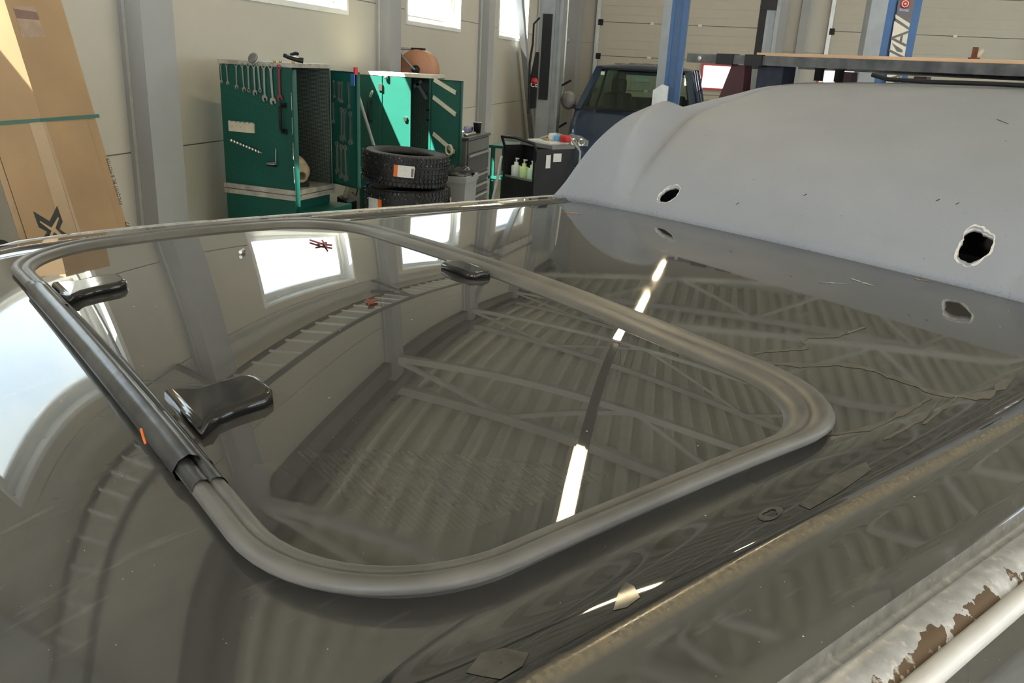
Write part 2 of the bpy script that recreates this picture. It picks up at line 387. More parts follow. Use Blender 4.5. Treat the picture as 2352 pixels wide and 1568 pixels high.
# right and front walls, out of the picture, with big daylight openings
wr = struct(empty('wall_right', (XR, 0, 0)), 'cream side wall with large windows')
b = MB(); WR = [(-5, -1), (1, 6), (8, 13), (14.5, 17.5)]; y = YF
for a, c in WR: b.bb((0, y, 0), (.15, a, 6.8)); b.bb((0, a, 0), (.15, c, 1.2)); b.bb((0, a, 4.2), (.15, c, 6.8)); y = c
b.bb((0, y, 0), (.15, YE, 6.8)); b.build('wall_panel', 'wall', wr)
for a, c in WR:
    MB().bb((.05, a, 1.2), (.056, c, 4.2)).build('pane', 'pane', wr); portal('window_portal', (XR+.2, (a+c)/2, 2.7), (3, c-a), (0, R(90), 0))
wf = struct(empty('wall_front', (0, YF, 0)), 'cream front wall with open gates')
b = MB(); WF = [(-2.6, 2.6), (4.6, 9.4)]; x = XW-.1
for a, c in WF: b.bb((x, -.15, 0), (a, 0, 6.8)); b.bb((a, -.15, 4.3), (c, 0, 6.8)); x = c
b.bb((x, -.15, 0), (XR, 0, 6.8)); b.build('wall_panel', 'wall', wf)
for a, c in WF: portal('gate_portal', ((a+c)/2, YF-.2, 2.15), (c-a, 4.3), (R(-90), 0, 0))
# ceiling: trapezoidal deck running along the hall, trusses across it, dark eaves beams
def roof_z(x): return 5.85 + .085*(x-XW)
pts = []; x = XW-.1
while x < XR+.2:
    for dx, dz in ((0, 0), (.10, 0), (.135, .07), (.235, .07), (.27, 0)):
        xx = x+dx; pts.append((xx, roof_z(xx)+dz))
    x += .27
b = MB(); b.grid([[Vector((px, yy, pz)) for yy in (YF-.2, YE+.2)] for px, pz in pts], smooth=False); b.build('ceiling', 'deck', fix=False); struct(bpy.data.objects['ceiling'], 'ribbed metal ceiling deck')
for k, y in enumerate(COLY[1:]):
    o = struct(empty('trim_%d' % (20+k), (XW, y+.15, 0)), 'grey lattice roof truss')
    L = XR-XW; zb = 5.28
    MB().bb((0, -.05, zb-.05), (L, .05, zb+.05)).build('bottom_chord', 'truss', o)
    MB().bar((0, 0, roof_z(XW)-.08), (L, 0, roof_z(XR)-.08), .12, .12).build('top_chord', 'truss', o)
    nseg = 5
    for i in range(nseg):
        x0, x1, xm = L*i/nseg, L*(i+1)/nseg, L*(i+.5)/nseg
        MB().bar((x0, 0, zb), (xm, 0, roof_z(XW+xm)-.08), .06, .06).build('web', 'truss', o)
        MB().bar((xm, 0, roof_z(XW+xm)-.08), (x1, 0, zb), .06, .06).build('web', 'truss', o)
o = struct(empty('trim_30', (XW, 0, 0)), 'dark eaves beam along the side wall')
MB().bb((0, YF, 5.30), (.10, YE, 5.52)).build('eaves_beam', 'beam', o)
MB().bb((.02, YF, 5.58), (.20, YE, 5.72)).build('eaves_beam', 'beam', o)
# cable ladder under the eaves
cl = tag(empty('cable_ladder', (XW, 0, 3.85)), 'long steel cable ladder running under the eaves along the wall', 'cable ladder')
for x in (.14, .50): MB().bb((x-.012, -6, 0), (x+.012, 15, .05)).build('rail', 'ladderrail', cl)
proto = None
for i in range(70):
    if proto is None: proto = MB().bb((.15, -.012, .01), (.49, .012, .03)).build('rung', 'white', cl); o = proto
    else: o = proto.copy(); COL.objects.link(o); o.parent = cl
    o.location = (0, -5.9+i*.3, 0)
for y in (.4, 4.1, 7.85, 11.4):
    MB().bb((0, y, -.05), (.55, y+.05, 0)).bar((.02, y+.025, -.30), (.50, y+.025, -.02), .04, .04).build('bracket', 'beam', cl)
# ceiling light fittings
LX, LZ = -.72, 4.89
for k, y in enumerate((4.55, 10.9, 14.1)):
    o = tag(empty('ceiling_light', (LX, y, LZ)), ['bare fluorescent fitting nearest the van, under the truss', 'second fluorescent fitting along the ceiling track', 'third fluorescent fitting along the ceiling track'][k], 'light', 'fluorescent ceiling lights')
    MB().bb((-.06, 0, .03), (.06, 1.75, .09)).build('housing', 'white', o)
    MB().bb((-.038, .02, 0), (.038, 1.73, .03), ch=.008).build('tube', 'tube', o)
    for q in (.3, 1.3): MB().bb((-.01, q, .09), (.01, q+.02, 1.17)).build('hanger', 'galv', o)
for k, y in enumerate((-3.0, 1.5, 6.0, 10.5)):  # unseen extra row, added to light the van roof from above
    o = tag(empty('ceiling_light', (7.6, y, LZ)), ['%s added fluorescent fitting of the unseen right hand row' % w for w in ('first', 'second', 'third', 'fourth')][k], 'light', 'fluorescent ceiling lights')
    MB().bb((-.06, 0, .03), (.06, 1.75, .09)).build('housing', 'white', o); MB().bb((-.038, .02, 0), (.038, 1.73, .03), ch=.008).build('tube', 'tube', o)
    for q in (.3, 1.3): MB().bb((-.01, q, .09), (.01, q+.02, 1.88)).build('hanger', 'galv', o)
o = struct(empty('trim_31', (LX, 0, LZ)), 'dark lighting track')
MB().bb((-.05, YF, .095), (.05, YE, .14)).build('track', 'beam', o)

# ================================================================== THE VAN WITH THE SUNROOF
VC = .966                                     # centre line of its roof
ZC = HC-.32                                  # crown height
VAN = tag(empty('camper_van', (0, 0, 0), R(90-37.86)), 'black camper van with glass sunroof and grey primed high roof in the foreground', 'van')
def lerp(x, xs, ys): return float(np.interp(x, xs, ys))
def roof_h(u, v, bead=True):
    s = abs(v-VC); z = ZC - .043*s*s - .084*max(0, .6-u)**2 - 1.02*max(0, .159-u+.18*s*s)**2
    if bead:
        fade = 1.0
        z += fade*(.0045*math.exp(-((s-.672)/.010)**2) - .0035*math.exp(-((s-.635)/.022)**2))
        if s > .735: z -= .02*((s-.735)/.03)**2
    return z
# paint: black, glossy, dusty
mp = mat('dusty black paint', (.056, .0555, .052), .03, spec=.9, coat=0)
overlay(mp, noise_fac(mp, 5, .45, .75, 6, (1, 2.2, 1)), (.075, .074, .068), .05)
overlay(mp, noise_fac(mp, 9, .62, .78, 8, (1, 5, 1)), (.125, .122, .112), .10)
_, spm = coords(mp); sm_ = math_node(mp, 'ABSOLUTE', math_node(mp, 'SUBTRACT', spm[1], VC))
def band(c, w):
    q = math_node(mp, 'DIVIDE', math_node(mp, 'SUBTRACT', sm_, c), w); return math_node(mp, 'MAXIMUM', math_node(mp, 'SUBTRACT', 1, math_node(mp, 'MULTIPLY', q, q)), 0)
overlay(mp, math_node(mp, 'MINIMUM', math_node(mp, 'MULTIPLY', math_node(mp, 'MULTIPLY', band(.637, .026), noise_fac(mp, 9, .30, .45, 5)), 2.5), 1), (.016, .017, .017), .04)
overlay(mp, math_node(mp, 'MINIMUM', math_node(mp, 'MULTIPLY', math_node(mp, 'MULTIPLY', band(.673, .009), noise_fac(mp, 200, .0, .6, 2)), 1.2), 1), (.15, .122, .078), .28)  # ridge dust tinted golden, with the lamp row's highlight painted in
specks(mp, 38, .045, (.42, .41, .38), .8, .80)
specks(mp, 150, .06, (.30, .29, .27), .8, .86)
mp.node_tree.nodes['Principled BSDF'].inputs['IOR'].default_value = 1.6
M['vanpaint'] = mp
us = np.concatenate([np.linspace(-.50, .2, 60), np.linspace(.21, 1.75, 90)])
ss = np.concatenate([np.linspace(0, .58, 30), np.linspace(.59, .752, 60)])
vs_ = np.concatenate([VC-ss[::-1], VC+ss[1:]])
g = [[Vector((u, v, roof_h(u, v))) for v in vs_] for u in us]
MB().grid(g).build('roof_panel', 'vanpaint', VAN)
# rear roof under the high top, sides and lower body
b = MB()
def body_ring(u, inset=0):
    zt = roof_h(max(u, .2), VC-.752) if u >= 0 else roof_h(u, VC-.752)
    half = [(.752, zt), (.752, zt-.03), (.785, zt-.06), (.86, zt-.45), (.90, zt-.75), (.90, .45), (.80, .30)]
    return [Vector((u, VC-s, z)) for s, z in half] + [Vector((u, VC+s, z)) for s, z in half[::-1]]
b.grid([body_ring(u) for u in (-.45, 0, .3, 1, 2, 3, 3.7)])
for u in (3.7,): r = body_ring(u); b.add(r, [tuple(range(len(r)))])
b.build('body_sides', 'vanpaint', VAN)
b = MB()                                    # nose: windscreen and front panel, turned away from the camera
fr = body_ring(-.45); top = [Vector((-.50, VC-.752+1.53*i/12, roof_h(-.5, VC-.752+1.53*i/12))) for i in range(13)]
low = [Vector((-1.0, VC-.88+1.76*i/12, 1.0)) for i in range(13)]; bot = [Vector((-1.08, VC-.88+1.76*i/12, .45)) for i in range(13)]
b2 = MB(); b2.grid([top, low]); b2.build('windscreen', 'glass_dark', VAN)
MB().grid([low, bot]).grid([[Vector((-.45, VC+s*.86, 1.25)), Vector((-1.0, VC+s*.88, 1.0))] for s in (-1, -.9)]).build('front_panel', 'vanpaint', VAN)
for s in (-1, 1):
    MB().add([Vector((-.45, VC+s*.752, 1.62)), Vector((-1.0, VC+s*.88, 1.0)), Vector((-1.08, VC+s*.88, .45)), Vector((-.45, VC+s*.9, .45))], [(0, 1, 2, 3)]).build('wing', 'vanpaint', VAN)
for u in (-.35, 2.6):
    for s in (-1, 1):
        MB().lathe([(.0, -.09), (.20, -.09), (.30, -.08), (.32, -.03), (.32, .03), (.30, .08), (.20, .09), (0, .09)], 28, axis='y', c=(u, VC+s*.80, .32)).build('wheel', 'rubber', VAN)
# drip rails, silver with rust
mg = mat('bare drip rail metal', (.49, .50, .52), .36, .45, var=.18, scale=70)
_, spg = coords(mg); sg = math_node(mg, 'ABSOLUTE', math_node(mg, 'SUBTRACT', spg[1], VC))
out_ = math_node(mg, 'MULTIPLY', math_node(mg, 'SUBTRACT', sg, .772), 14)
overlay(mg, math_node(mg, 'GREATER_THAN', math_node(mg, 'ADD', noise_fac(mg, 26, .2, .8, 7), out_), .82), (.13, .085, .05), .6)
overlay(mg, noise_fac(mg, 120, .58, .75, 3), (.74, .73, .71), .5)
M['driprail'] = mg
M['driplip'] = mat('pale painted lip', (.62, .61, .60), .3, var=.06, scale=30)
for s in (-1, 1):
    z_e = lambda u: roof_h(max(u, -.3), VC-.752)
    uu_ = np.linspace(-.30, 3.6, 60)
    pr = [(.752, .0), (.7535, -.012), (.761, -.013), (.766, -.003), (.771, .003), (.782, .003), (.790, -.001), (.795, -.006)]
    MB().grid([[Vector((u, VC+s*a, z_e(min(u, 1.7))+dz)) for a, dz in pr] for u in uu_]).build('drip_rail', 'driprail', VAN)
    pr = [(.795, -.006), (.798, -.003), (.803, -.003), (.808, -.008), (.808, -.016), (.800, -.019), (.785, -.020), (.753, -.03)]
    MB().grid([[Vector((u, VC+s*a, z_e(min(u, 1.7))+dz)) for a, dz in pr] for u in uu_]).build('drip_lip', 'driplip', VAN)
# sunroof: rounded rectangles in plan
def rrect(u0, u1, v0, v1, r, n=14, m=24):
    out = []
    cs = [(u0+r, v0+r, 180), (u1-r, v0+r, 270), (u1-r, v1-r, 0), (u0+r, v1-r, 90)]
    for i, (cu, cv, a) in enumerate(cs):
        for k in range(n+1):
            t = R(a+90*k/n); out.append((cu+r*math.cos(t), cv+r*math.sin(t)))
        nx = cs[(i+1) % 4]; t = R(a+90); p = out[-1]; q = (nx[0]+r*math.cos(R(nx[2])), nx[1]+r*math.sin(R(nx[2])))
        out += [(p[0]+(q[0]-p[0])*k/m, p[1]+(q[1]-p[1])*k/m) for k in range(1, m)]
    return out
OUT = rrect(.172, .818, .370, 1.562, .150); INN = rrect(.198, .748, .393, 1.500, .125)
def seal_z(u, v): s = abs(v-VC); return ZC + .003 + .006/(1+math.exp((u-.36)/.06))/(1+math.exp((v-.75)/.10)) - .07*s*s + .07*s**4 - .125*(u-.58)**2
M['seal'] = mat('weathered grey rubber seal', (.118, .113, .104), .42, var=.22, scale=14, bump=.15, bscale=90)
M['seal_shiny'] = mat('worn dark rubber', (.034, .034, .035), .28, var=.5, scale=25, bump=.25, bscale=40)
PROF = [(.50, -.012), (.45, .004), (.05, .0065), (-.04, .010), (.06, .0155), (.22, .0180), (.42, .0172), (.49, .0140), (.56, .0168), (.72, .0172), (.88, .0155), (1.0, .0110), (1.06, .006)]
def sweep(prof, idx, out=OUT, inn=INN, lift=0):
    rows = []
    for i in idx:
        (a, c), (d, e) = out[i % len(out)], inn[i % len(inn)]
        rows.append([Vector((a+(d-a)*t, c+(e-c)*t, seal_z(a+(d-a)*t, c+(e-c)*t)+z+lift)) for t, z in prof])
    return rows
n_all = len(OUT)
v_of = [p[1] for p in OUT]; u_of = [p[0] for p in OUT]
front = [i for i in range(n_all) if u_of[i] < .180 and .63 < v_of[i] < 1.28]
f0, f1 = min(front), max(front)
rest = list(range(f1-1, n_all))+list(range(0, f0+2))
GL = empty('sunroof', (0, 0, 0)); GL.parent = VAN
MB().grid(sweep(PROF, rest)).build('rubber_seal', 'seal', GL)
P2 = [(.25, .0), (-.05, .004), (-.15, .012), (.05, .021), (.35, .025), (.62, .022), (.75, .016), (.86, .018), (1.0, .014), (1.12, .006)]
MB().grid(sweep(P2, list(range(f0, f1+1)))).build('front_seal', 'seal_shiny', GL)
for i0 in (f0, f1-2):                       # swollen joints where the two seals meet
    MB().grid(sweep([(t, z*1.12) for t, z in PROF], list(range(i0-1, i0+4)))).build('seal_joint', 'seal_shiny', GL)
# tinted glass
mgz = mat('tinted sunroof glass', (.048, .0475, .045), .012, spec=.9)
overlay(mgz, noise_fac(mgz, 6, .40, .8, 6), (.065, .064, .060), .025)
v0_, sp = coords(mgz)
def smooth_in(m, sx, lo, hi): return math_node(m, 'MULTIPLY', math_node(m, 'GREATER_THAN', sx, lo), math_node(m, 'LESS_THAN', sx, hi))
def rr_mask(m, sp, u0, u1, v0, v1, r):
    du = math_node(m, 'MAXIMUM', math_node(m, 'SUBTRACT', math_node(m, 'ABSOLUTE', math_node(m, 'SUBTRACT', sp[0], (u0+u1)/2)), (u1-u0)/2-r), 0)
    dv = math_node(m, 'MAXIMUM', math_node(m, 'SUBTRACT', math_node(m, 'ABSOLUTE', math_node(m, 'SUBTRACT', sp[1], (v0+v1)/2)), (v1-v0)/2-r), 0)
    return math_node(m, 'LESS_THAN', math_node(m, 'ADD', math_node(m, 'MULTIPLY', du, du), math_node(m, 'MULTIPLY', dv, dv)), r*r)
zone = rr_mask(mgz, sp, .262, .728, .425, 1.47, .075)
stripe = math_node(mgz, 'GREATER_THAN', math_node(mgz, 'FRACT', math_node(mgz, 'DIVIDE', sp[0], .0045)), .45)
overlay(mgz, zone, (.054, .053, .049)); overlay(mgz, math_node(mgz, 'MULTIPLY', zone, stripe), (.062, .061, .056))
specks(mgz, 42, .05, (.45, .44, .42), .8, .82); specks(mgz, 170, .055, (.30, .29, .27), .8, .88)
mgz.node_tree.nodes['Principled BSDF'].inputs['IOR'].default_value = 1.6
M['sunglass'] = mgz
b = MB(); IN2 = rrect(.192, .754, .389, 1.506, .128)
rows = []
for t in np.linspace(1, 0, 26): rows.append([Vector((.469+(u-.469)*t, VC+(v-VC)*t, seal_z(.469+(u-.469)*t, VC+(v-VC)*t)+.0095)) for u, v in IN2+IN2[:1]])
b.grid(rows); b.build('glass', 'sunglass', GL)
M['pad'] = mat('glossy black pad', (.010, .010, .010), .09, spec=.6)
def pad(name, poly, h, parent, rnd=.010):
    """bevelled plate lying on the glass"""
    bm = bmesh.new(); lo = [bm.verts.new((u, v, seal_z(u, v)+.0085)) for u, v in poly]; bm.faces.new(lo)
    ex = bmesh.ops.extrude_face_region(bm, geom=list(bm.faces)); top = [e for e in ex['geom'] if isinstance(e, bmesh.types.BMVert)]
    for v in top: v.co.z += h
    te = [e for e in bm.edges if all(v in top for v in e.verts)]
    bmesh.ops.bevel(bm, geom=te, offset=h*.5, segments=4, affect='EDGES', profile=.5)
    bmesh.ops.recalc_face_normals(bm, faces=bm.faces)
    me = bpy.data.meshes.new(name); bm.to_mesh(me); bm.free(); me.materials.append(M['pad'])
    for f in me.polygons: f.use_smooth = len(f.vertices) == 4
    o = bpy.data.objects.new(name, me); COL.objects.link(o); o.parent = parent; return o
def hinge_poly(u0, v0):
    # seen from above: a blade with a waist next to the front seal
    base = [(.000, -.012), (.010, -.004), (.022, .006), (.040, .010), (.068, .012), (.078, .018), (.083, .030), (.083, .062), (.079, .072), (.070, .078), (.048, .076), (.028, .074), (.014, .086), (.000, .092)]
    return [(u0+a, v0+c) for a, c in base]
pad('hinge_cover', hinge_poly(.206, .686), .013, GL); pad('hinge_cover', hinge_poly(.198, 1.165), .013, GL)
pc = rrect(.700, .742, .962, 1.050, .012, 4, 3); pad('latch_cover', pc, .012, GL)
# chips, scratches, dried drips and primer spots on the roof: thin flat marks
M['primer_spot'] = mat('orange primer', (.42, .20, .10), .7, var=.3, scale=60); M['scratch'] = mat('white scuff', (.45, .45, .44), .7, var=.4, scale=80)
M['drip'] = mat('dried dusty drip', (.105, .096, .082), .22, var=.15, scale=40)
def on_roof(px, py, lift=0):
    d = ray(px, py); z = ZC
    inv = VAN.matrix_world.inverted()
    for _ in range(25):
        P = CAM + d*((z-HC)/d.z); c, s_ = math.cos(R(52.14)), math.sin(R(52.14)); u, v = P.x*c+P.y*s_, -P.x*s_+P.y*c; z = roof_h(u, v)+lift
    return u, v
def ribbon(name, pxs, w, m, parent=VAN, lift=.0004):
    q = [Vector((*on_roof(*p), 0)) for p in pxs]; pts = []
    for i in range(len(q)-1):                # Catmull-Rom
        p0, p1, p2, p3 = q[max(i-1, 0)], q[i], q[i+1], q[min(i+2, len(q)-1)]
        for k in range(6):
            t = k/6; pts.append(.5*((2*p1)+(p2-p0)*t+(2*p0-5*p1+4*p2-p3)*t*t+(3*p1-p0-3*p2+p3)*t**3))
    pts.append(q[-1]); rows = []
    for i, p in enumerate(pts):
        d = (pts[min(i+1, len(pts)-1)]-pts[max(i-1, 0)]).normalized(); nn = Vector((-d.y, d.x, 0)); ww = w*(.55+.45*math.sin(i*1.7)*math.sin(i*.6+1))*(min(1, .3+i/4, .3+(len(pts)-1-i)/4))
        rows.append([Vector((*(p+nn*k*ww/2)[:2], roof_h(*(p+nn*k*ww/2)[:2])+lift)) for k in (-1, 0, 1)])
    return MB().grid(rows).build(name, m, parent)
ribbon('dried_drip', [(1640, 800), (1720, 828), (1830, 838), (1960, 840), (2060, 870), (2160, 905), (2260, 908), (2320, 870)], .020, 'drip')
ribbon('dried_drip', [(1690, 1030), (1850, 1005), (1990, 985), (2080, 945), (2140, 912)], .010, 'drip')
ribbon('dried_drip', [(2030, 1010), (2110, 965), (2165, 912)], .008, 'drip')
ribbon('dried_drip', [(2120, 975), (2170, 935), (2200, 910)], .007, 'drip')
ribbon('dried_drip', [(1990, 750), (1920, 772), (1845, 778), (1850, 800), (1790, 805), (1730, 812)], .010, 'drip')
for pxs, w in (([(1290, 488), (1312, 489), (1335, 492)], .020), ([(2075, 622), (2120, 632), (2165, 640)], .020), ([(2100, 640), (2140, 648)], .012)): ribbon('primer_spot', pxs, w, 'primer_spot')
for pxs, w in (([(1955, 640), (1985, 650), (2010, 658)], .013), ([(1880, 648), (1910, 650), (1945, 652)], .006), ([(2300, 655), (2345, 672)], .004), ([(1130, 496), (1160, 497)], .006)): ribbon('scuff_mark', pxs, w, 'scratch')
# an old glue ring and flakes in the near channel
M['flake'] = mat('old tape residue', (.082, .079, .072), .16, var=.3, scale=60)
def flake(name, pxs, m_):
    q = [on_roof(*p) for p in pxs]; cu = sum(a for a, _ in q)/len(q); cv = sum(c for _, c in q)/len(q)
    q = [(q[i][0]*(1-t)+q[(i+1) % len(q)][0]*t, q[i][1]*(1-t)+q[(i+1) % len(q)][1]*t) for i in range(len(q)) for t in (0, .25, .5, .75)]; q.append(q[0])
    MB().grid([[Vector((cu+(a-cu)*t, cv+(c-cv)*t, roof_h(cu+(a-cu)*t, cv+(c-cv)*t)+.0004)) for a, c in q] for t in np.linspace(.02, 1, 8)]).build(name, m_, VAN)
flake('tape_residue', [(1420, 1362), (1437, 1336), (1456, 1346), (1470, 1372), (1440, 1395), (1408, 1402)], 'flake')
flake('tape_residue', [(1070, 1545), (1105, 1500), (1160, 1488), (1215, 1500), (1200, 1530), (1150, 1560)], 'flake')
flake('tape_residue', [(1835, 1160), (1900, 1100), (1990, 1060), (2000, 1080), (1930, 1130), (1860, 1170)], 'flake')
u, v = on_roof(1770, 1180); rows = []
for k_ in range(17):
    a = 2*math.pi*k_/16; rows.append([Vector((u+r*1.7*math.cos(a), v+r*math.sin(a), roof_h(u+r*1.7*math.cos(a), v+r*math.sin(a))+.0005)) for r in (.0045+.001*math.sin(3*a), .008+.0015*math.sin(2*a+1))])
MB().grid(rows).build('glue_ring', 'flake', VAN)

# ---------------- grey primed high roof with two holes
HP_X = [0, .012, .03, .09, .19, .34, .54, .79, 1.0, 1.3, 2.4]; HP_Y = [-.004, .016, .034, .082, .137, .195, .247, .303, .322, .328, .328]
_x = np.linspace(0, 2.4, 481); _y = np.interp(_x, HP_X, HP_Y); k = np.ones(17)/17; _ys = np.convolve(np.pad(_y, 8, mode='edge'), k, 'valid'); _ys[:6] = _y[:6]
def u_base(v): return 1.450 + .03*((v-VC)/.6)**2
HS_Y = [-.004, .022, .054, .142, .211, .257, .281, .306, .320, .328, .328]; _ysd = np.interp(_x, HP_X, HS_Y); _ysd2 = np.convolve(np.pad(_ysd, 8, mode='edge'), k, 'valid'); _ysd2[:6] = _ysd[:6]; _ysd = _ysd2
def high_z(u, v):
    s = abs(v-VC); d = max(0, u-u_base(v)); h = float(np.interp(d, _x, _ys))
    sc = min(.635, .43+.46*d); w = min(1, max(0, (s-sc-.004)/.075)); w = w*w*(3-2*w); h = h*(1-w)+w*float(np.interp(d, _x, _ysd))
    h -= .009*math.exp(-((s-sc)/.009)**2)*min(1, h/.10)
    if s > .66: h *= math.sqrt(max(0, 1-((s-.66)/.075)**2))
    return ZC - .043*min(s, .75)**2 + h
mh = mat('grey primer', (.325, .345, .385), .62, var=.035, scale=5, bump=.12, bscale=350, spec=.35)
overlay(mh, noise_fac(mh, 55, .73, .78, 3), (.24, .24, .25))
specks(mh, 60, .06, (.14, .14, .14), .8, .90)
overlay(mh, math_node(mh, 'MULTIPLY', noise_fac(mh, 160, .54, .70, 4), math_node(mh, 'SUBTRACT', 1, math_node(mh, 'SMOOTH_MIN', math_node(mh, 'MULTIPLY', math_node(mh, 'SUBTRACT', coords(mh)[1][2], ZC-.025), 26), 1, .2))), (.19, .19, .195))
M['primer'] = mh; M['fibre'] = mat('cut fibreglass edge', (.72, .70, .66), .8, var=.2, scale=120); M['inner'] = mat('dark inside of high roof', (.03, .03, .03), .9)
dd = np.concatenate([np.linspace(0, .1, 12), np.linspace(.115, 1.2, 60), np.linspace(1.25, 2.2, 12)])
vv = np.concatenate([np.linspace(VC-.735, VC-.59, 40), np.linspace(VC-.58, VC+.58, 180), np.linspace(VC+.59, VC+.735, 40)])
outer = [[Vector((u_base(v)+d, v, high_z(u_base(v)+d, v))) for v in vv] for d in dd]
def shell():
    b = MB(); b.grid(outer); th = .008
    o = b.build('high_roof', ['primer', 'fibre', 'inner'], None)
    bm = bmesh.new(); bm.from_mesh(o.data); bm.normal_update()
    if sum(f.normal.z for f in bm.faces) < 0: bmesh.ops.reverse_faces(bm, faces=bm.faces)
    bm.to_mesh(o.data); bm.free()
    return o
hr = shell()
sm = hr.modifiers.new('s', 'SOLIDIFY'); sm.thickness = .009; sm.offset = -1; sm.material_offset = 2
def on_high(px, py):
    d = ray(px, py); c, s_ = math.cos(R(52.14)), math.sin(R(52.14))
    for k in range(3000):
        P = CAM + d*(1.2+k*.001); u, v = P.x*c+P.y*s_, -P.x*s_+P.y*c
        if u > u_base(v) and P.z <= high_z(u, v): return Vector((u, v, P.z))
def cutter(px, py, blobs, ys=1.0):
    p = on_high(px, py); e = .01
    nrm = Vector((-(high_z(p.x+e, p.y)-high_z(p.x-e, p.y))/(2*e), -(high_z(p.x, p.y+e)-high_z(p.x, p.y-e))/(2*e), 1)).normalized()
    ex = Vector((0, 1, 0)); ex = (ex-nrm*ex.dot(nrm)).normalized(); ey = nrm.cross(ex)
    b = MB(); n = 40; poly = []
    for k in range(n):
        a = 2*math.pi*k/n; dirv = Vector((math.cos(a), math.sin(a))); best = 0
        for cx, cy, rr_ in blobs:            # radial union of discs
            c2 = Vector((cx, cy)); t = c2.dot(dirv); disc = rr_*rr_-(c2.length_squared-t*t)
            if disc >= 0: best = max(best, t+math.sqrt(disc))
        best *= 1+.03*math.sin(a*7)+.02*math.sin(a*13+1); poly.append((dirv.x*best, dirv.y*best*ys))
    b.prism(poly, p-nrm*.06, ex, ey, nrm, .12); o = b.build('cut', 'fibre'); return o
cuts = [cutter(1536, 446, [(0, 0, .026)]), cutter(2237, 562, [(-.005, .003, .025), (.013, -.014, .014)], 1.45)]
for cobj in cuts:
    bm_ = hr.modifiers.new('b', 'BOOLEAN'); bm_.operation = 'DIFFERENCE'; bm_.object = cobj; bm_.solver = 'EXACT'; bm_.material_mode = 'TRANSFER'
dg = bpy.context.evaluated_depsgraph_get(); me = bpy.data.meshes.new_from_object(hr.evaluated_get(dg)); hr.modifiers.clear(); hr.data = me
for cobj in cuts: bpy.data.objects.remove(cobj)
hr.parent = VAN
for f in hr.data.polygons: f.use_smooth = True
# white chipped rims around the holes
def rim(px, py, blobs, w=.006, ys=1.0):
    p = on_high(px, py); n = 60; rows = []
    for k in range(n+1):
        a = 2*math.pi*k/n; dirv = Vector((math.cos(a), math.sin(a))); best = 0
        for cx, cy, rr_ in blobs:
            c2 = Vector((cx, cy)); t = c2.dot(dirv); disc = rr_*rr_-(c2.length_squared-t*t)
            if disc >= 0: best = max(best, t+math.sqrt(disc))
        best *= 1+.03*math.sin(a*7)+.02*math.sin(a*13+1); ww = w*(.25+.75*abs(math.sin(a*1.5+.6))*abs(math.cos(a*4)))
        row = []
        for q in (best-.001, best+ww):
            v_, u_ = p.y+dirv.x*q, p.x-dirv.y*q*.93*ys
            row.append(Vector((u_, v_, high_z(u_, v_)+.0006)))
        rows.append(row)
    MB().grid(rows).build('chipped_rim', 'fibre', hr)
rim(1536, 446, [(0, 0, .026)], .0022); rim(2237, 562, [(-.005, .003, .025), (.013, -.014, .014)], .004, 1.45)
# small dark nicks on the high roof
for k, (px, py) in enumerate(((2290, 275), (2150, 462), (2195, 470), (1845, 450), (1690, 470))):
    p = on_high(px, py)
    if p: 
        q = on_high(px+(26 if k == 0 else 8), py+(10 if k == 0 else -4))
        if q: MB().bar(p+Vector((0, 0, .0006)), q+Vector((0, 0, .0006)), .002, .001).build('nick', 'ink', hr)

# ---------------- roof rack over the high roof
UR = 2.45
RK = tag(empty('roof_rack', (0, 0, 0), R(90-37.86)), 'dark chipped steel roof rack standing over the grey high roof', 'roof rack')
zr = HC+.0188*UR
b = MB(); b.bb((UR, .45, zr-.016), (UR+.03, 2.09, zr+.014)); fb = b.build('front_bar', 'rackpaint', RK)
MB().lathe([(0, -.003), (.008, -.003), (.008, .002), (0, .002)], 16, axis='x', c=(UR-.001, 2.03, zr-.001)).build('bolt', 'galv', fb)
for v in (1.92, 1.80, .55):
    MB().bb((UR-.004, v-.035, zr-.019), (UR+.034, v+.035, zr+.017)).build('clamp_sleeve', 'black', fb)
for u in (3.15, 3.75): MB().bb((u, .15, zr-.016), (u+.03, 2.09, zr+.014)).build('cross_bar', 'rackpaint', RK)
for u in (UR+.02, 3.15, 3.75):
    for v in (1.86, .10):
        MB().prism([(-.035, 0), (.02, 0), (.03, -.44), (-.03, -.44), (-.03, -.20), (.085, -.14)][:0] or [(-.02, 0), (.035, 0), (.09, -.16), (.05, -.44), (-.03, -.44), (-.03, -.16)], (u-.01, v, zr-.018), (0, 1, 0), (0, 0, 1), (1, 0, 0), .04).build('leg', 'maroon', RK)
MB().bb((UR+.03, 1.70, zr-.12), (UR+.10, 1.80, zr-.016)).build('strap_pack', 'navy', RK)
for v, u in ((1.56, UR+.02), (1.49, UR+.02)): MB().lathe([(0, -.055), (.014, -.055), (.014, -.02), (.022, -.016), (0, -.016)], 12, c=(u, v, zr)).build('clamp', 'black', RK)
bd = MB(); bd.bb((UR+.012, .18, zr+.0145), (3.9, 1.80, zr+.024)); bd.build('plywood_board', 'wood'); bo = bpy.data.objects['plywood_board']; bo.rotation_euler = (0, 0, R(52.14))
tag(bo, 'thin plywood board lying on the roof rack', 'board')
c52, s52 = math.cos(R(52.14)), math.sin(R(52.14))
def vw(u, v, z): return Vector((u*c52-v*s52, u*s52+v*c52, z))
o = tag(empty('rusty_bracket', vw(2.75, 1.22, zr+.024)), 'small rusty bracket standing on the plywood board', 'bracket')
MB().bb((-.014, -.012, 0), (.014, .012, .012)).bb((-.008, -.006, .012), (.006, .006, .042)).build('bracket_body', 'rust', o)
MB().bar((.008, 0, .015), (.020, 0, .036), .004, .010).build('bracket_arm', 'cream', o)
